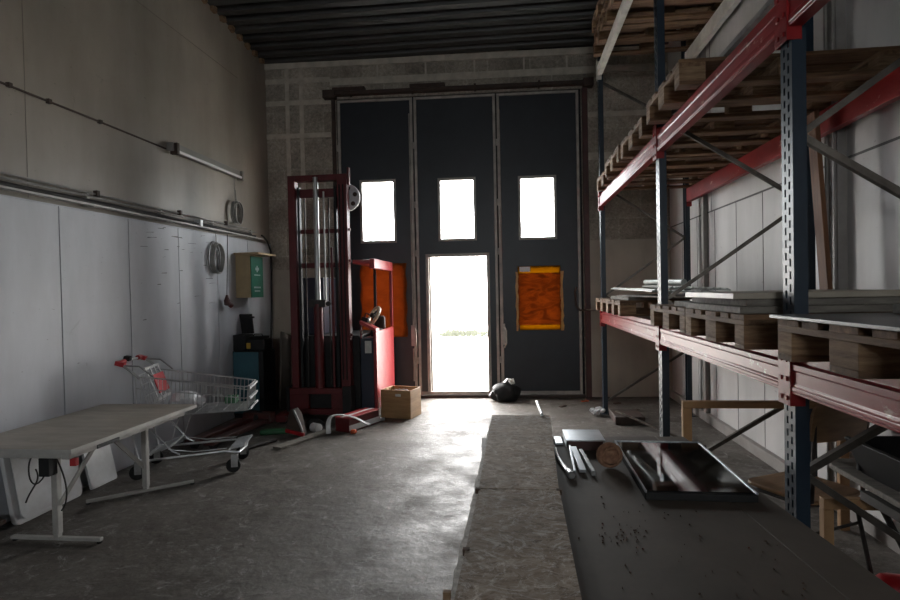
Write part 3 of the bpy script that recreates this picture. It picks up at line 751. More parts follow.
# metal covered box and bars
t = thing('metal_lidded_box', 'flat brown box with a shiny metal lid at the far end of the table', 'box', (.362, 3.12, TZ + .001), math.radians(0))
MB().box(-.088, .09, -.10, .10, 0, .050).build('box_body', 'doorred', t, bevel=.002)
MB().box(-.10, .10, -.115, .115, .051, .057).box(-.10, -.097, -.115, .115, .02, .051).build('lid', 'alu', t)
for k, (x0, y0, x1, y1, w_, label) in enumerate(((.275, 2.905, .262, 2.60, .010, 'thin bright metal strip leaning at the metal lidded box'), (.292, 2.90, .302, 2.63, .030, 'aluminium channel lying before the metal lidded box'), (.327, 2.89, .345, 2.60, .018, 'dark square bar lying before the metal lidded box'))):
    z1 = TZ + (.10 if k == 0 else .085); z0 = TZ + .03
    z1 = z0 = TZ + .016
    o = MB().bar((x0, y0 + .05, TZ + (.035 if k < 2 else .02)), (x1, y1, TZ + .016), w_, .024 if k != 1 else .014).build('metal_bar', ['alu', 'alu', 'steel'][k], bevel=.001)
    tag(o, label, 'metal bar', 'metal bars on the table')
tag(MB().tube([(.200, 3.06, TZ + .012), (.205, 2.86, TZ + .012), (.235, 2.62, TZ + .012)], .010, 8).lathe([(.016, 0), (.018, .01), (.018, .05), (.012, .055)], (.237, 2.61, TZ + .019), (.15, -1, 0), 12).build('metal_rod', 'chrome'),
    'bright metal rod with a socket end right beside the strand boards', 'rod')
tag(MB().box(.215, .255, 3.12, 3.26, TZ + .001, TZ + .012).build('metal_plate', 'alu', bevel=.002), 'small bluish metal plate between strand board and lidded box', 'plate')
# rope coil
b = MB(); r = random.Random(2)
for k in range(15):
    R_ = .056 - .0015 * (k % 4); ax = Vector((r.uniform(-.5, .5), -1 + r.uniform(-.3, .3), r.uniform(-.5, .5)))
    b.wheelring((.437, 2.73, TZ + .062), ax, R_ * r.uniform(.86, 1), .0055, 22, 6)
b.lathe([(.01, -.045), (.038, -.03), (.048, 0), (.038, .03), (.01, .045)], (.437, 2.73, TZ + .062), (0, 0, 1), 14)
tag(b.build('rope_ball', 'rope'), 'round ball of brown rope between metal bars and black glass panel', 'rope')
# crumbs on the table
r = random.Random(11); b = MB()
for k in range(90):
    x, y = r.uniform(.2, .85), r.uniform(1.6, 2.35)
    if k < 34: x, y = r.gauss(.36, .04), r.gauss(2.0, .05)
    s_ = r.uniform(.0008, .0035); b.obox((x, y, TZ + .0025), (s_ * 2, s_, .004), (0, 0, r.uniform(0, 3)))
tag(b.build('crumbs', 'soil'), 'dark crumbs scattered on the brown tabletop', 'crumbs', kind='stuff')

# ------------------------------------------------------------------ under the rack
# wooden stand near the middle frame
t = thing('wooden_stand', 'pale wooden stand with a top rail under the lower rack level', 'stand', (1.60, 3.80, 0))
MB().box(-.53, .47, -.02, .02, .765, .81).build('top_rail', 'lumber', t, bevel=.003)
for x in (-.53, .41): MB().box(x, x + .055, -.02, .02, 0, .7645).build('leg', 'lumber', t, bevel=.003)
# plywood chair
def chair(loc, rz, label):
    t = thing('plywood_chair', label, 'chair', loc, rz)
    def curved(w_, d_, th, n=10, bow=.02, rc=.06):
        pts = []
        for cx, cy, a0 in ((w_ / 2 - rc, d_ / 2 - rc, 0), (-w_ / 2 + rc, d_ / 2 - rc, PI / 2), (-w_ / 2 + rc, -d_ / 2 + rc, PI), (w_ / 2 - rc, -d_ / 2 + rc, 1.5 * PI)):
            for k in range(6): a = a0 + PI / 2 * k / 5; pts.append((cx + rc * math.cos(a), cy + rc * math.sin(a)))
        return pts
    MB().prism(curved(.40, .40, .02), 'z', .452, .472).build('seat', 'ply', t, bevel=.006)
    bk = MB()
    n = 12; vs = []; fs = []
    for q, off in ((0, 0), (1, .014)):
        for j, z in enumerate((.77, .78, .81, .91, .945, .96)):
            wz = (.19, .205, .215, .215, .205, .185)[j]
            for i in range(n + 1):
                x = -wz + 2 * wz * i / n; y = -.205 + .03 * (1 - (x / .215) ** 2) * -1 - .0 + off - (z - .77) * .12
                vs.append((x, y, z))
    S = 6 * (n + 1)
    for j in range(5):
        for i in range(n):
            a = j * (n + 1) + i; fs.append((a, a + 1, a + n + 2, a + n + 1)); fs.append((S + a, S + a + n + 1, S + a + n + 2, S + a + 1))
    for i in range(n): fs.append((i, S + i, S + i + 1, i + 1)); a = 5 * (n + 1); fs.append((a + i, a + i + 1, S + a + i + 1, S + a + i))
    for j in range(5):
        a = j * (n + 1); c = a + n + 1; fs.append((a, c, S + c, S + a)); a += n; c = a + n + 1; fs.append((a, S + a, S + c, c))
    bk.add(vs, fs, True); bk.build('backrest', 'ply', t)
    for x in (-.19, .19):
        MB().tube([(x, .18, .008), (x, .16, .42), (x, .10, .442), (x, -.14, .442), (x, -.19, .47), (x, -.215, .93)], .011, 8).build('side_tube', 'grease', t)
        MB().tube([(x, -.10, .435), (x, -.16, .38), (x, -.24, .008)], .011, 8).build('leg', 'grease', t)
    MB().tube([(-.19, .0, .441), (.19, .0, .441)], .009, 8).tube([(-.19, -.17, .30), (.19, -.17, .30)], .008, 8).build('stretcher', 'grease', t)
    return t
chair((1.52, 3.22, 0), math.radians(28), 'plywood chair with tubular legs, its back to the viewer, behind the nearest post')
# grey bench under the rack with crossed legs
t = thing('trestle_bench', 'grey weathered board on crossed dark tube legs under the lower rack level', 'bench', (1.72, 2.2, 0))
prof = [(-.20, .72)] + [(-.26 + .06 * math.cos(a), .66 + .0 * a) for a in ()] + []
pts = [(-.30, -.9), (.30, -.9), (.30, .66), (-.12, .68)] + [(-.18 + .10 * math.cos(PI / 2 + a * PI / 10), .58 + .10 * math.sin(PI / 2 + a * PI / 10)) for a in range(0, 6)]
MB().prism(pts, 'z', .692, .717).build('top_board', 'greyboard', t, bevel=.004)
MB().box(-.44, .28, .33, .37, .60, .645).build('cross_rail', 'lumber', t, bevel=.003)
MB().box(-.44, -.40, .33, .37, .0, .599).build('post', 'lumber', t, bevel=.003)
for y in (.25, -.7):
    MB().tube([(-.28, y, .68), (.05, y + .02, .012)], .013, 8).build('leg', 'grease', t)
    MB().tube([(.0, y + .04, .68), (-.12, y + .05, .3), (-.16, y + .05, .012)], .013, 8).build('leg', 'grease', t)
MB().box(-.31, .2, -.72, .31, .655, .691).build('under_rail', 'grease', t)
# black open trough on the bench
b = MB().prism([(1.50, .718), (1.98, .718), (1.98, .735), (1.52, .735), (1.445, .88), (1.43, .875)], 'y', 1.45, 2.66)
b.box(1.48, 1.98, 2.645, 2.66, .73, .88)
tag(b.build('black_tray', 'black', bevel=.002), 'black sheet metal tray with raised sides on the grey bench', 'tray')
# fire extinguisher on the floor
t = thing('fire_extinguisher', 'red fire extinguisher lying on the floor under the racking', 'fire extinguisher', (1.70, 2.93, .075), math.radians(-10))
MB().lathe([(.02, 0), (.05, .01), (.07, .04), (.075, .07), (.075, .42), (.06, .45), (.0201, .46)], (0, 0, 0), (1, 0, 0), 24).build('cylinder', 'redplastic', t)
MB().lathe([(.022, -.03), (.026, -.03), (.026, 0.0), (.022, 0.0)], (0, 0, 0), (1, 0, 0), 16).build('neck_ring', 'white', t)
MB().lathe([(.018, -.10), (.02, -.09), (.02, -.031)], (0, 0, 0), (1, 0, 0), 14).obox((-.09, 0, .035), (.10, .02, .012), (0, .4, 0)).tube([(-.07, 0, -.01), (-.10, -.03, -.03), (-.04, -.08, -.05), (.1, -.095, -.055)], .008, 8).build('valve', 'black', t)
# things at the far post foot
tag(MB().box(1.12, 1.45, 6.55, 6.98, 0, .09).build('dark_crate', 'rust', bevel=.01), 'low dark tray on the floor at the foot of the farthest front post', 'tray')
b = MB(); r = random.Random(8)
for k in range(14): b.lathe([(.005, -.02), (.03, -.01), (.035, .01), (.006, .03)], (1.0 + r.uniform(-.07, .07), 7.06 + r.uniform(-.08, .06), .03 + r.uniform(0, .04)), (r.uniform(-1, 1), r.uniform(-1, 1), 1), 7)
tag(b.build('plastic_wrap', 'bagwhite'), 'crumpled bluish white plastic around the foot of the farthest front post', 'plastic wrap')
tag(MB().bar((1.16, 6.72, .125), (1.72, 5.75, .012), .02, .02).build('steel_strut', 'brace'), 'loose steel strut lying against the low dark tray at the far post', 'strut')
r = random.Random(4)
for k, (x, y) in enumerate(((.62, 7.55), (.95, 7.9), (1.5, 7.3), (1.35, 7.75))):
    o = MB().obox((x, y, .006), (.10, .045, .01), (0, 0, r.uniform(0, 3))).obox((x + .03, y + .02, .014), (.05, .03, .006), (0, .2, 1)).build('floor_scrap', 'orangebit' if k == 1 else 'soil')
    tag(o, ['small brown scrap on the floor straight before the right gate leaf', 'reddish scrap on the floor at the gate post', 'brown scrap on the floor behind the farthest frame', 'brown scrap by the far wall behind the low dark tray'][k], 'scrap', 'scraps on the floor')
tag(MB().obox((1.73, 5.6, .02), (.10, .07, .04), (0, 0, .4)).obox((1.70, 5.62, .045), (.05, .05, .02), (0, 0, 1)).build('bolt_bracket', 'rust'), 'small dark bracket on the floor by the right wall', 'bracket')

# ------------------------------------------------------------------ left wall fittings
X0 = XL + .03
t = thing('cable_tray', 'long cable tray with black and grey cables along the left wall', 'cable tray', (XL + .03, 0, 2.31))
MB().box(0.03, .085, -4.5, 7.62, 0.0, .006).box(.080, .085, -4.5, 7.62, .006, .016).build('tray', 'tablegrey', t)
for k in range(12): MB().box(-.029, .012, 7.4 - 1.0 * k, 7.43 - 1.0 * k, .0, .11).box(.0, .07, 7.4 - 1.0 * k, 7.43 - 1.0 * k, -.008, -.0005).build('bracket', 'tablegrey', t)
def wob(x, z, y0, y1, n, a, seed):
    r = random.Random(seed); return [(x + r.uniform(-a, a), y0 + (y1 - y0) * k / n, z + r.uniform(-a, a)) for k in range(n + 1)]
MB().tube(wob(.05, .040, -4.5, 7.3, 40, .006, 1), .016, 6).tube(wob(.075, .032, -4.5, 7.0, 40, .004, 2), .010, 6).tube(wob(.02, .035, -4.5, 7.5, 40, .005, 3), .012, 6).build('black_cable', 'cableblk', t)
MB().tube(wob(.035, .085, -4.5, 7.5, 34, .005, 4), .009, 6).tube(wob(.004, .12, -4.5, 7.3, 34, .004, 5), .008, 6).build('grey_cable', 'cablegry', t)
c = MB()
for k, y in enumerate((.4, 2.1, 4.5, 5.72, 6.7)): c.box(-.01, .03, y, y + .03, .10, .15)
c.build('junction_clip', 'rust', t)
MB().box(.028, .101, 5.98, 6.03, .01, .075).build('bright_tie', 'white', t)
t = tag(MB().tube([(XL + .08, 7.64, 2.37), (XL + .07, 7.72, 2.36), (XL + .06, 7.85, 2.31), (XL + .055, 7.98, 2.18), (XL + .05, 8.0, 1.9), (XL + .05, 7.98, 1.4), (XL + .05, 7.93, .95), (XL + .06, 7.9, .7)], .013, 8).build('hanging_cable', 'cableblk'),
    'thick black cable curving down at the far end of the tray', 'cable')
def coil(y, z, R_, label, seed, flat=.68):
    r = random.Random(seed); b = MB()
    for k in range(7):
        rr_ = R_ * r.uniform(.86, 1.0); off = .008 + .011 * k; dz = r.uniform(-.01, .01)
        b.tube([(XL + .03 + off + .004 * math.sin(3 * a), y + rr_ * flat * math.cos(a), z + dz + rr_ * math.sin(a)) for a in [2 * PI * q / 24 for q in range(24)]], .0065, 6, closed=True)
    b.tube([(XL + .05, y + .03, z + R_), (XL + .045, y + .03, z + R_ + .14)], .005, 6)
    return tag(b.build('cable_coil', 'cablegry'), label, 'cable coil', 'coils of grey cable on the wall')
coil(6.95, 2.60, .15, 'coil of grey cable hanging above the cable tray', 1)
coil(6.42, 1.99, .19, 'larger coil of grey cable hanging below the cable tray', 2)
t = thing('hanging_plug', 'dark red power plug hanging on a thin cord below the cable coils', 'plug', (XL + .09, 6.60, 1.42))
MB().tube([(0, .05, .87), (0, .03, .5), (0, 0, .13)], .005, 6).build('cord', 'cableblk', t)
MB().lathe([(.015, 0), (.035, .01), (.038, .06), (.022, .10), (.012, .13)], (0, 0, 0), (0, 0, 1), 14).lathe([(.028, 0), (.032, .07)], (0, .02, .03), (.2, 1, -.5), 12).build('plug_body', 'doorred', t)
# wall lamp
t = thing('strip_light', 'unlit fluorescent strip light high on the left wall', 'lamp', (XL, 6.35, 3.03))
MB().box(.001, .075, -.76, .76, .03, .12).build('housing', 'fixture', t, bevel=.006)
MB().tube([(.085, -.70, .035), (.085, .70, .035)], .018, 12).build('tube_lamp', 'tube', t)
for y in (-.74, .70): MB().box(.03, .11, y, y + .04, .0, .115).build('socket', 'rust' if y < 0 else 'fixture', t)
tag(MB().tube([(XL + .012, 5.56, 3.075), (XL + .012, 4.4, 3.075), (XL + .012, 2.0, 3.06), (XL + .012, -3.0, 3.05)], .009, 8)
    .box(XL, XL + .03, 4.05, 4.08, 3.055, 3.09).box(XL, XL + .03, 4.6, 4.63, 3.06, 3.09).box(XL, XL + .03, 3.7, 3.73, 3.06, 3.09).build('lamp_conduit', 'rust'), 'thin conduit running along the left wall to the strip light', 'conduit')
tag(MB().tube([(XL + .01, 7.02, 3.04), (XL + .01, 7.03, 2.72)], .004, 6).build('thin_cable', 'cablegry'), 'thin cord from strip light down to the upper cable coil', 'cord')
# scratches on wall: short dark marks
r = random.Random(21); b = MB()
for k in range(26):
    y = r.uniform(4.95, 6.4); z = r.choice([r.uniform(1.3, 2.2), r.uniform(1.9, 2.25)]); l = r.uniform(.05, .18)
    b.add([(XL + .0305, y, z), (XL + .0305, y + l, z + r.uniform(0, .02)), (XL + .0305, y + l * .9, z + .012), (XL + .0305, y + .01, z + .006)], [(0, 1, 2, 3)])
struct(b.build('trim_11', 'groove'), 'dark scuff marks on the left wall panels', 'scuffs')
# first aid cabinet on shelf board
t = thing('first_aid_cabinet', 'small beige cabinet with a green first aid sign hung on the left wall', 'cabinet', (XL + .03, 6.93, 1.51))
MB().box(.001, .33, -.02, .52, .55, .575).build('top_board', 'beige', t, bevel=.003)
MB().box(.001, .20, .02, .36, .0, .549).build('cabinet_body', 'beige', t, bevel=.003)
gs = MB().box(.2005, .212, .02, .36, .0, .53); 
MB().box(.02, .19, .012, .0195, .03, .50).build('side_panel', 'beige', t)
gs.build('green_door', 'green', t)
b = MB()
for z0, z1, y0, y1 in ((.33, .41, .17, .20), (.352, .388, .135, .235)): b.box(.2125, .215, y0, y1, z0, z1)
b.box(.2125, .215, .10, .27, .285, .297)
for k in range(6): b.box(.2125, .215, .09 + k * .033, .09 + k * .033 + .018, .12, .14)
for k in range(5): b.box(.2125, .215, .105 + k * .033, .105 + k * .033 + .018, .075, .093)
b.build('sign_marks', 'white', t)
# teal cabinet with tool boxes
t = thing('tool_cabinet', 'teal metal cabinet with a black side standing in the far left corner', 'cabinet', (-3.31, 6.98, 0))
MB().box(-.20, .20, -.18, .18, .04, .84).build('cabinet_body', 'black', t, bevel=.004)
MB().box(-.19, .14, -.192, -.181, .06, .83).build('front_panel', 'teal', t, bevel=.003)
MB().box(-.20, .20, -.17, .17, 0, .039).build('plinth', 'black', t)
t = thing('open_tool_box', 'black tool box with raised lid on the teal cabinet', 'tool box', (-3.42, 6.96, .841))
MB().box(-.13, .06, -.12, .12, 0, .20).build('box_body', 'black', t, bevel=.006)
MB().obox((-.045, .11, .33), (.20, .035, .26), (.25, 0, .1)).box(.03, .08, .06, .12, .40, .425).build('lid', 'black', t, bevel=.005)
t = thing('small_tool_box', 'low black tool case with a yellow latch beside the open tool box', 'tool box', (-3.22, 6.93, .841))
MB().box(-.12, .12, -.10, .12, 0, .15).box(-.10, .10, -.08, .10, .15, .18).build('case', 'black', t, bevel=.02)
MB().box(-.115, -.065, -.112, -.101, .03, .10).build('latch', 'yellow', t)
MB().tube([(-.06, -.02, .18), (-.05, -.02, .205), (.05, -.02, .205), (.06, -.02, .18)], .008, 6).build('handle', 'black', t)
# leaning boards behind, and dark box
tag(MB().bar((-3.08, 7.35, .0), (-3.14, 7.60, 1.0), .32, .025, (1, .0, 0)).build('leaning_board', 'brownply'), 'brown board leaning in the corner between teal cabinet and lift truck', 'board')
tag(MB().box(-3.10, -2.80, 7.74, 8.0, 0, .98).box(-3.12, -2.78, 7.72, 8.0, .98, 1.0).build('dark_locker', 'rust', bevel=.004), 'dark narrow locker half hidden behind the lift truck mast', 'locker')
tag(MB().lathe([(.10, 0), (.12, .03), (.12, .28), (.08, .34), (.04, .36)], (-2.95, 7.86, 1.001), (0, 0, 1), 16).build('dark_canister', 'rust'), 'dark canister on the narrow locker', 'canister')

# ------------------------------------------------------------------ lift truck
t = thing('lift_truck', 'red electric lift truck with a tall mast parked before the gate', 'lift truck', (-2.30, 6.75, 0))
HM = 2.98
MB().box(-.40, -.31, -.06, .06, .30, HM).build('mast_channel', 'liftred', t, bevel=.004)
MB().box(.22, .335, -.06, .06, .30, HM).build('mast_channel', 'liftred', t, bevel=.004)
for x in (-.295, .165): MB().box(x, x + .03, -.03, .03, .35, HM - .14).build('inner_channel', 'black', t)
MB().box(.115, .14, -.045, -.02, .35, 2.1).build('inner_rail', 'liftred', t)
MB().box(-.31, .22, -.055, .05, HM - .07, HM).build('mast_crossbar', 'liftred', t, bevel=.003)
for z0, z1 in ((HM - .26, HM - .16), (2.28, 2.33), (1.86, 1.92)): MB().box(-.31, .22, .0, .05, z0, z1).build('mast_crossbar', 'liftred', t, bevel=.003)
MB().tube([(-.05, -.05, 1.4), (-.05, -.05, HM - .03)], .032, 14).tube([(.04, -.03, 1.45), (.04, -.03, HM - .2)], .012, 8).build('piston_rod', 'chrome', t)
MB().tube([(-.05, -.05, .40), (-.05, -.05, 1.42)], .056, 16).build('lift_cylinder', 'liftred', t)
MB().box(-.15, .05, -.10, -.0, 1.38, 1.47).lathe([(.03, 0), (.03, .04)], (.10, -.09, 1.42), (0, -1, 0), 14).build('cylinder_head', 'grease', t)
MB().tube([(-.20, -.03, .4), (-.20, -.03, 2.7)], .008, 6).tube([(.09, -.04, .42), (.09, -.04, 1.42), (.10, -.02, 2.7)], .009, 6).build('chain', 'grease', t)
MB().tube([(.25, -.075, .5), (.25, -.075, 2.85)], .008, 6).tube([(.295, -.075, .5), (.295, -.075, 2.85)], .008, 6).build('hose', 'rubber', t)
MB().lathe([(.16, 0), (.17, .01), (.17, .035), (.16, .045)], (.285, .10, 2.72), (0, 1, 0), 28).build('hose_reel', 'bagwhite', t)
b = MB()
for k in range(6):
    a = k * PI / 3 + .3; b.lathe([(.028, 0), (.028, .006)], (.285 + .115 * math.cos(a), .094, 2.72 + .115 * math.sin(a)), (0, 1, 0), 10)
b.lathe([(.04, 0), (.04, .012)], (.285, .085, 2.72), (0, 1, 0), 14); b.build('reel_holes', 'rust', t)
b = MB().box(.336, .36, -.03, .03, 2.85, 3.06).box(.336, .355, -.02, .02, 2.30, 2.33).box(.336, .355, -.02, .02, 1.92, 1.95).box(.336, .355, -.02, .02, 1.02, 1.05)
b.build('mast_lug', 'liftred', t)
# base box between the outriggers
b = MB().box(-.42, .24, -.10, .0, .08, .15).box(-.42, -.18, -.10, .0, .15, .33).box(.10, .24, -.10, .0, .15, .33).box(-.42, .24, -.10, .0, .33, .40)
b.build('base_plate', 'liftred', t, bevel=.005)
MB().box(-.18, .10, -.04, .02, .15, .33).build('base_recess', 'black', t)
MB().box(.245, .355, -.12, .05, .05, .42).build('side_plate', 'black', t, bevel=.004)
MB().box(-.46, -.421, -.10, .05, .05, .42).build('side_plate', 'black', t, bevel=.004)
# chassis and cab
b = MB().box(-.44, .415, .10, 1.10, .12, 1.02)
b.build('chassis', 'black', t, bevel=.01)
MB().box(.42, .585, .10, 1.10, .10, .98).build('cab_front', 'navy', t, bevel=.006)
MB().box(.586, .625, .09, 1.12, .10, 1.06).build('cab_side', 'liftred_lit', t, bevel=.008)
MB().prism([(.42, 1.16), (.625, 1.06), (.625, 1.10), (.42, 1.20)], 'y', .08, .26).build('cab_ledge', 'liftred_lit', t, bevel=.004)
MB().box(.42, .44, .101, .12, .9, 1.16).build('ledge_bracket', 'liftred', t)
MB().box(.48, .56, .092, .099, .80, .95).build('notice_paper', 'paper', t)
MB().box(.345, .56, .09, 1.12, 1.90, 1.95).box(.56, .625, .08, 1.13, 1.84, 1.96).build('roof_guard', 'liftred_lit', t, bevel=.008)
MB().box(.585, .622, 1.08, 1.12, 1.07, 1.839).build('cab_pillar', 'liftred_lit', t, bevel=.004)
MB().box(.36, .395, 1.07, 1.11, 1.02, 1.90).build('cab_pillar', 'black', t, bevel=.004)
MB().box(-.40, -.10, .3, .9, 1.021, 1.75).build('battery_box', 'navy', t, bevel=.01)
MB().wheelring((.535, .36, 1.25), (-.62, -.45, .45), .115, .022, 24, 8).build('steering_wheel', 'wheel_lit', t)
b = MB().tube([(.535, .36, 1.25), (.50, .42, 1.10), (.49, .44, .98)], .02, 8).lathe([(.03, 0), (.035, .03), (.02, .05)], (.535, .36, 1.24), (-.62, -.45, .45), 12)
for k in range(3):
    a = 2 * PI * k / 3; ax = Vector((-.62, -.45, .45)).normalized(); u = ax.cross(Vector((0, 0, 1))).normalized(); w_ = ax.cross(u)
    p = Vector((.535, .36, 1.25)); b.tube([p, p + (u * math.cos(a) + w_ * math.sin(a)) * .105], .009, 6)
b.build('steering_column', 'black', t)
MB().obox((.46, .22, 1.21), (.08, .08, .05), (0, .3, 0)).tube([(.45, .20, 1.22), (.48, .18, 1.29), (.53, .20, 1.26)], .011, 6).build('control_box', 'black', t, bevel=.004)
b = MB().obox((.50, .80, 1.12), (.16, .08, .22), (.15, 0, 0)).box(.44, .57, .50, .78, .99, 1.06); b.build('seat', 'rust', t, bevel=.03)
# outriggers with load wheels
for x0 in (-.52, .28):
    MB().box(x0, x0 + .12, -.30 if x0 < 0 else -.09, .1, .03, .12).build('outrigger', 'liftred', t, bevel=.01)
    MB().lathe([(.04, 0), (.045, .005), (.045, .075), (.04, .08)], (x0 + .02, -.22 if x0 < 0 else -.045, .046), (1, 0, 0), 14).build('load_wheel', 'rubber', t)
for x in (-.3, .48): MB().lathe([(.10, 0), (.12, .01), (.12, .07), (.10, .08)], (x, .95, .12), (1, 0, 0), 20).build('drive_wheel', 'rubber', t)

# low dark red pallet cart left of the mast
t = thing('hand_truck', 'dark red low hand pallet truck on the floor between shopping cart and lift truck', 'pallet truck', (-3.08, 5.88, 0), math.radians(-8))
for x in (-.15, .07): MB().box(x, x + .12, -.55, .45, .06, .11).build('fork', 'doorred', t, bevel=.01)
MB().box(-.16, .20, .45, .58, .05, .17).build('head', 'doorred', t, bevel=.01)
for x in (-.10, .12): MB().lathe([(.032, 0), (.038, .005), (.038, .055), (.032, .06)], (x - .03, -.45, .038), (1, 0, 0), 12).build('wheel', 'rubber', t)
MB().lathe([(.08, 0), (.09, .01), (.09, .05), (.08, .06)], (-.01, .515, .09), (1, 0, 0), 16).build('wheel', 'rubber', t)

# crate, bag, floor clutter
t = thing('plywood_crate', 'open plywood crate on the floor right of the lift truck', 'crate', (-1.41, 6.98, 0), math.radians(-14))
b = MB().box(-.20, .20, -.16, -.145, 0, .345).build('front_panel', 'crate', t, bevel=.002)
b = MB().box(-.20, .20, .145, .16, 0, .345).build('rear_panel', 'crate', t, bevel=.002)
for x in (-.20, .185): MB().box(x, x + .015, -.1445, .1445, 0, .345).build('side_panel', 'crate', t, bevel=.002)
MB().box(-.1845, .1845, -.1445, .1445, .0, .012).build('bottom', 'crate', t)
MB().box(.0, .07, -.163, -.1605, .27, .30).build('label_plate', 'paper', t)
b = MB()
for k in range(5): b.lathe([(.01, -.03), (.04, -.02), (.045, .01), (.01, .04)], (-1.48 + .035 * k, 6.98 + .03 * (k % 2), .29), (k - 2, 1, .6), 8)
b.box(-1.51, -1.32, 6.92, 7.04, .014, .26)
tag(b.build('crumpled_rags', 'greyboard'), 'crumpled rags filling the plywood crate', 'rags')
# black sack
def blob(c, sx, sy, sz, seed, amp=.1, nu=22, nv=14):
    r = random.Random(seed); ph = [(r.uniform(0, 6), r.uniform(0, 6), r.randint(2, 6), r.randint(1, 5)) for _ in range(7)]
    vs = []; fs = []
    for j in range(nv + 1):
        th = PI * j / nv
        for i in range(nu):
            a = 2 * PI * i / nu
            d = 1 + amp * sum(math.sin(p[0] + p[2] * a) * math.sin(p[1] + p[3] * th) for p in ph) / 2 * math.sin(th)
            x, y, z = math.cos(a) * math.sin(th) * d, math.sin(a) * math.sin(th) * d, -math.cos(th)
            z = max(z, -.72)
            vs.append((c[0] + sx * x, c[1] + sy * y, c[2] + sz * (z + .72)))
    for j in range(nv):
        for i in range(nu):
            k = (i + 1) % nu; fs.append((j * nu + i, j * nu + k, (j + 1) * nu + k, (j + 1) * nu + i))
    return MB().add(vs, fs, True)
t = thing('black_sack', 'black rubbish sack with papers on top at the foot of the right gate leaf', 'sack', (-.135, 7.95, 0))
blob((0, 0, 0), .20, .15, .15, 17, .22).build('sack', 'black', t)
b = MB(); r = random.Random(6)
for k in range(6): b.obox((.06 + r.uniform(-.06, .07), -.06 + r.uniform(-.04, .04), .275 + r.uniform(-.02, .02)), (.08, .06, .004), (r.uniform(-.9, .9), r.uniform(-.9, .9), r.uniform(0, 3)))
b.build('papers', 'paper', t)

# long red and white box beam, strap, planks, broom head
t = thing('striped_box', 'long red box with a white lid lying before the lift truck base', 'box', (-1.80, 6.40, 0), math.radians(-24))
MB().box(-.10, .10, -.28, .26, .0, .15).build('box_body', 'liftred', t, bevel=.006)
MB().box(-.105, .105, -.285, .265, .151, .165).build('lid', 'liftred_lit', t, bevel=.003)
MB().box(-.02, .02, -.286, .266, .1655, .168).box(.106, .109, -.286, .266, .02, .08).build('white_stripe', 'white', t)
vs = []
def strap(pts, w_, name, mat, label, cat):
    b = MB(); P = [Vector(p) for p in pts]
    for a, c in zip(P[:-1], P[1:]): b.bar(a, c, w_, .010)
    return tag(b.build(name, mat), label, cat)
def bez(p0, p1, p2, p3, n):
    out = []
    for k in range(n + 1):
        q = k / n; out.append(tuple((1 - q) ** 3 * a + 3 * (1 - q) ** 2 * q * b_ + 3 * (1 - q) * q * q * c + q ** 3 * d for a, b_, c, d in zip(p0, p1, p2, p3)))
    return out
strap(bez((-2.03, 6.02, .012), (-2.05, 6.05, .16), (-2.05, 6.10, .20), (-1.95, 6.13, .195), 10) + bez((-1.95, 6.13, .195), (-1.85, 6.15, .19), (-1.78, 6.17, .17), (-1.66, 6.16, .10), 8)[1:] + [(-1.60, 6.14, .085)], .05, 'white_strap', 'white', 'white strap looped over the near end of the red box', 'strap')
t = thing('flat_plank', 'flat pale plank lying diagonally on the floor before the lift truck', 'plank', (-2.23, 5.76, 0), math.radians(-22))
MB().box(-.055, .055, -.36, .42, .004, .026).build('board', 'greyboard', t, bevel=.003)
t = thing('broom_head', 'red and grey broom head standing on the floor left of the plank', 'broom', (-2.36, 5.98, 0), math.radians(-15))
MB().prism([(-.13, .04), (.10, .01), (.08, .06), (.03, .24), (-.02, .30), (-.07, .28), (-.12, .12)], 'y', -.05, .04).build('bristles', 'rust', t, bevel=.008)
MB().obox((0, -.055, .045), (.24, .03, .04), (0, .13, 0)).build('edge', 'redplastic', t, bevel=.005)
MB().tube([(-.02, -.05, .29), (.03, -.06, .22), (.08, -.05, .10), (.10, -.05, .03)], .013, 8).build('rim_tube', 'steel', t)
tag(MB().lathe([(.035, 0), (.05, .005), (.05, .11), (.035, .115)], (-2.26, 6.16, .05), (.8, -.5, 0), 18).build('tape_roll', 'white'), 'roll of white tape on the floor between broom head and strap', 'tape roll')
tag(blob((-2.28, 6.30, 0), .09, .08, .07, 12, .2).build('black_bundle', 'black'), 'black crumpled bundle behind the tape roll', 'bundle')
tag(MB().box(-1.80, -1.74, 6.06, 6.12, 0, .04).build('orange_scrap', 'orangebit', bevel=.012), 'small orange cap beside the near end of the red box', 'cap')
tag(MB().obox((-2.66, 6.05, .025), (.30, .10, .05), (0, 0, .3)).build('green_scrap', 'greenbit', bevel=.015), 'green plastic scrap on the floor behind the cart front', 'scrap')
tag(MB().tube([(-2.70, 5.30, .021), (-2.62, 5.48, .021), (-2.50, 5.72, .021)], .02, 8).build('dark_pipe', 'grease'), 'dark pipe lying on the floor behind the shopping cart', 'pipe')
tag(MB().tube([(-1.62, 6.63, .03), (-1.55, 6.66, .03)], .02, 10).build('small_bolt', 'alu'), 'small metal piece on the floor before the crate', 'metal piece')

# ------------------------------------------------------------------ shopping cart
th = math.atan2(.27, .96)
ct = thing('shopping_cart', 'wire shopping cart with red handle ends by the left wall', 'shopping cart', (-3.25, 4.70, 0), th)
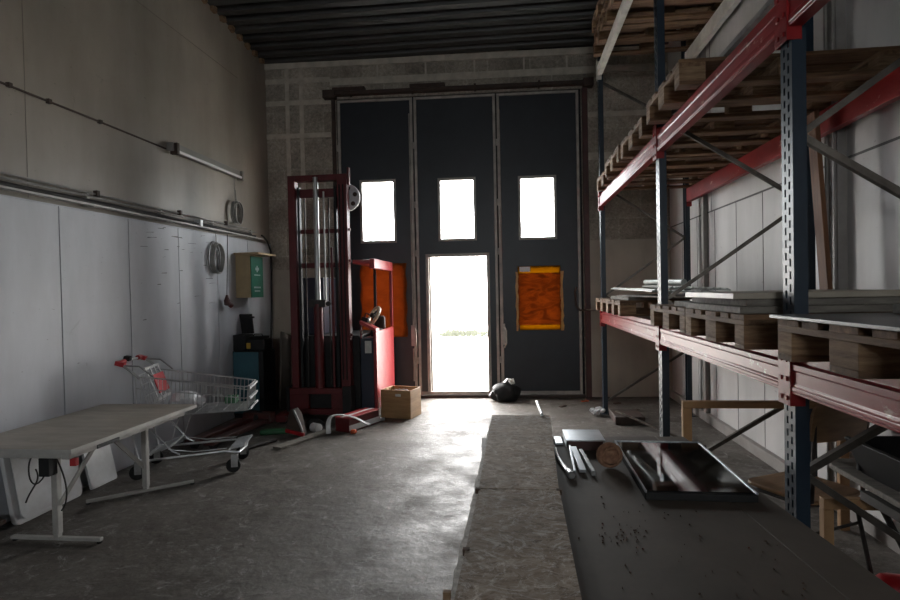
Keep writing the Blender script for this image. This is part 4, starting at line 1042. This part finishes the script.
# local: x forward 0..~1.05, y -.. +.. half width
def wr(b, pts, r_=.0032): b.tube(pts, r_, 6)
LB, HB = .02, .91           # basket rear and front (x)
def half(x): return .255 - (x - LB) / (HB - LB) * .05
def ztop(x): return .88 - (x - LB) / (HB - LB) * .135
def zbot(x): return .53 + (x - LB) / (HB - LB) * .01
b = MB()
def ring(ztf, r_):
    P = [(LB, -half(LB), ztf(LB)), (HB - .03, -half(HB), ztf(HB)), (HB, -half(HB) + .03, ztf(HB)), (HB, half(HB) - .03, ztf(HB)), (HB - .03, half(HB), ztf(HB)), (LB, half(LB), ztf(LB))]
    b.tube(P, r_, 6, closed=False)
ring(ztop, .0065)
ring(lambda x: ztop(x) - .10, .0045)
ring(zbot, .006)
b.build('basket_rim', 'wire', ct)
b = MB(); n = 26
for k in range(n + 1):
    x = LB + (HB - LB) * k / n
    for s in (-1, 1): wr(b, [(x, s * half(x), ztop(x)), (x - .01, s * (half(x) - .02), zbot(x))], .0030)
n2 = 10
for k in range(n2 + 1):
    y = -half(HB) + 2 * half(HB) * k / n2; wr(b, [(HB, y, ztop(HB)), (HB - .02, y, zbot(HB))], .003)
b.build('basket_sides', 'wire', ct)
b = MB()
for k in range(14):
    y = -.23 + .46 * k / 13; wr(b, [(LB, y, zbot(LB)), (HB - .02, y * .82, zbot(HB))], .003)
for k in range(9):
    x = LB + (HB - LB) * k / 8; wr(b, [(x, -half(x) + .02, zbot(x)), (x, half(x) - .02, zbot(x))], .004)
b.build('basket_floor', 'wire', ct)
b = MB()
for z in (.53, .62, .71): b.bar((HB + .012, -half(HB) + .01, z + .02), (HB + .012, half(HB) - .01, z + .02), .010, .018)
b.build('front_bumper', 'white', ct)
# rear gate and child seat
b = MB()
for k in range(9):
    y = -.22 + .44 * k / 8; wr(b, [(.03, y, .88), (.10, y, .58)], .003)
for z in (.60, .70, .80, .885): wr(b, [(.03 + (.885 - z) * .23, -.23, z), (.03 + (.885 - z) * .23, .23, z)], .004)
b.build('rear_gate', 'wire', ct)
b = MB()
for y in (-.15, -.05, .05, .15): b.bar((.06, y, .93), (.16, y, .66), .022, .008)
b.bar((.06, -.18, .93), (.06, .18, .93), .012, .02); b.bar((.16, -.18, .66), (.16, .18, .66), .012, .02)
b.build('child_seat', 'white', ct)
MB().obox((.135, 0, .79), (.012, .26, .17), (0, -.35, 0)).build('seat_flap', 'redplastic', ct, bevel=.004)
# handle
b = MB().tube([(.05, -.26, .86), (-.02, -.265, .93), (-.09, -.26, .985), (-.11, -.22, .995), (-.11, .22, .995), (-.09, .26, .985), (-.02, .265, .93), (.05, .26, .86)], .011, 10)
b.tube([(.16, -.258, .87), (.05, -.262, .965), (-.07, -.262, .975)], .007, 8).tube([(.16, .258, .87), (.05, .262, .965), (-.07, .262, .975)], .007, 8)
b.build('handle', 'chrome', ct)
for s in (-1, 1): MB().tube([(-.11, s * .24, .995), (-.105, s * .15, 1.0)], .021, 10).obox((-.10, s * .25, .99), (.07, .05, .035), (0, .3, 0)).build('handle_grip', 'redplastic', ct)
MB().obox((-.10, -.09, 1.02), (.05, .07, .04), (0, .2, 0)).build('coin_lock', 'rubber', ct, bevel=.006)
# chassis
b = MB()
for s in (-1, 1):
    b.tube([(.02, s * .25, .56), (-.02, s * .25, .35), (.02, s * .24, .17), (.10, s * .235, .16), (.70, s * .20, .19), (.82, s * .20, .175)], .010, 8)
    b.tube([(.02, s * .245, .54), (.28, s * .22, .22), (.34, s * .22, .19)], .007, 8)
    b.tube([(.35, s * .225, .53), (.25, s * .225, .24), (.45, s * .215, .205), (.72, s * .20, .215)], .005, 8)
b.tube([(.82, -.20, .175), (.85, 0, .18), (.82, .20, .175)], .010, 8)
b.tube([(.04, -.24, .17), (.04, .24, .17)], .008, 8)
b.build('chassis', 'wire', ct)
b = MB()
for k in range(7):
    y = -.18 + .36 * k / 6; b.bar((.74, y, .205), (.86, y, .225), .012, .012)
for x in (.74, .86): b.bar((x, -.2, .20 if x < .8 else .222), (x, .2, .20 if x < .8 else .222), .012, .014)
b.build('lower_rack', 'wire', ct)
b = MB()
for k in range(7):
    y = -.18 + .36 * k / 6; b.bar((.10, y, .20), (.26, y, .26), .010, .010)
b.bar((.26, -.21, .26), (.26, .21, .26), .012, .014); b.bar((.10, -.21, .20), (.10, .21, .20), .012, .014)
b.build('lower_rack', 'wire', ct)
for x, s in ((0.02, -1), (.02, 1), (.79, -1), (.79, 1)):
    w_ = MB().lathe([(.045, -.014), (.060, -.011), (.062, 0), (.060, .011), (.045, .014)], (x - .02, s * (.235 if x < .5 else .2), .062), (0, 1, 0), 20).build('wheel', 'rubber', ct)
    yy = s * (.235 if x < .5 else .2)
    MB().box(x - .035, x + .02, yy - .021, yy - .017, .05, .15).box(x - .035, x + .02, yy + .017, yy + .021, .05, .15).box(x - .035, x + .02, yy - .021, yy + .021, .15, .158).build('wheel_fork', 'steel', w_)
# bag in the cart
def cartpt(x, y, z):
    v = Matrix.Rotation(th, 3, 'Z') @ Vector((x, y, z)); return v + Vector((-3.25, 4.70, 0))
p = cartpt(.34, -.02, .556)
tag(blob(p, .15, .11, .085, 9, .3).build('clear_plastic_bag', 'bagwhite'), 'crumpled white plastic bag inside the shopping cart', 'bag')
p = cartpt(.26, -.05, .566)
p = cartpt(.72, .05, .568)
tag(MB().obox(p + Vector((0, 0, .03)), (.10, .12, .06), (0, 0, th)).build('green_box', 'greenbit', bevel=.005), 'small green box at the front of the shopping cart', 'box')

# ------------------------------------------------------------------ adjustable table at left
TT = .66
t = thing('folding_table', 'long pale table on T shaped metal legs by the left wall', 'table', (-2.99, 3.77, 0))
MB().box(-.43, .39, -.70, .63, TT - .028, TT).build('tabletop', 'lam', t, bevel=.003)
MB().box(.391, .397, -.70, .63, TT - .028, TT - .001).box(-.43, .397, -.707, -.701, TT - .028, TT - .001).build('edge_band', 'tablegrey', t)
b = MB()
for x in (-.30, .26): b.box(x, x + .05, -.62, .60, TT - .085, TT - .0285)
for y in (-.62, -.10, .55): b.box(-.25, .26, y, y + .05, TT - .08, TT - .0285)
b.build('under_frame', 'tablegrey', t, bevel=.003)
for y, r_ in ((-.46, 0), (.42, .0)):
    lg = MB().box(.06, .10, y - .022, y + .022, .05, TT - .086).build('column', 'tablegrey', t, bevel=.006)
    MB().box(.065, .095, y - .018, y + .018, .02, .049).build('inner_column', 'tablegrey', lg)
    ft = MB().box(-.24, .38, y - .016, y + .016, .012, .034) if y < 0 else MB().bar((-.22, y - .27, .022), (.35, y + .22, .022), .03, .022)
    f2 = ft.build('foot', 'tablegrey', t, bevel=.004)
    ends = ((-.22, y), (.365, y)) if y < 0 else ((-.21, y - .26), (.34, y + .21))
    for ex, ey in ends: MB().lathe([(.014, 0), (.017, .004), (.015, .0115)], (ex, ey, -.001 + .001), (0, 0, 1), 12).build('foot_glide', 'rubber', f2)
MB().bar((.10, -.46, .24), (.25, -.34, TT - .088), .03, .012, (1, 0, 0)).build('diagonal_strut', 'tablegrey', t)
MB().bar((.08, .41, .20), (-.04, .12, TT - .088), .03, .012, (1, 0, 0)).build('diagonal_strut', 'tablegrey', t)
MB().box(.085, .155, -.60, -.53, TT - .20, TT - .087).build('control_box', 'black', t, bevel=.005)
MB().box(.285, .325, -.59, -.56, TT - .135, TT - .087).build('red_switch', 'redplastic', t, bevel=.003)
MB().tube(bez((.10, -.56, .47), (.02, -.60, .30), (-.10, -.5, .50), (.0, -.55, .57), 12), .005, 6).tube(bez((.15, -.53, .55), (.22, -.50, .35), (.18, -.50, .25), (.11, -.46, .2), 12), .005, 6).tube(bez((.05, -.58, .50), (.02, -.5, .4), (-.06, -.5, .36), (-.10, -.5, .26), 10), .005, 6).build('cord', 'cableblk', t)
MB().box(.3975, .403, -.50, -.30, TT - .052, TT - .028).build('side_slot', 'black', t)
# white panel leaning against wall
t = thing('appliance_door', 'white rimmed panel with rounded corners leaning on the left wall under the table', 'panel', (XL + .17, 3.80, 0.004), 0)
def rrect(w_, h_, rc, n=6):
    pts = []
    for cx, cy, a0 in ((w_ / 2 - rc, h_ - rc, 0), (-w_ / 2 + rc, h_ - rc, PI / 2), (-w_ / 2 + rc, rc, PI), (w_ / 2 - rc, rc, 1.5 * PI)):
        for k in range(n): a = a0 + PI / 2 * k / (n - 1); pts.append((cx + rc * math.cos(a), cy + rc * math.sin(a)))
    return pts
def tilt(mb, a):
    R = Matrix.Rotation(a, 3, 'Y')
    mb.v = [R @ v for v in mb.v]; return mb
tilt(MB().prism(rrect(.62, .60, .05), 'x', -.03, 0), -.17).build('panel_body', 'white', t, bevel=.006)
tilt(MB().prism(rrect(.54, .52, .04), 'x', .0005, .006), -.17).build('inner_field', 'white', t).location = (.007, 0, .04)
tag(tilt(MB().prism(rrect(.30, .36, .02), 'x', -.02, 0), -.22).build('white_board', 'white', loc=Vector((XL + .16, 4.36, .004))), 'smaller bright white board leaning on the wall beyond the rimmed panel', 'board')
t = thing('dolly', 'dark low dolly with a black caster at the left edge under the table', 'dolly', (-3.42, 3.26, 0))
MB().box(-.09, .10, -.28, .10, .085, .115).build('deck', 'rust', t, bevel=.004)
for y in (-.2, .06):
    w_ = MB().lathe([(.030, -.012), (.036, -.008), (.036, .008), (.030, .012)], (.05, y, .036), (1, 0, 0), 16).build('caster', 'rubber', t)
    MB().box(.035, .065, y - .02, y + .02, .073, .0845).box(.031, .035, y - .012, y + .012, .03, .0845).build('caster_fork', 'steel', w_)
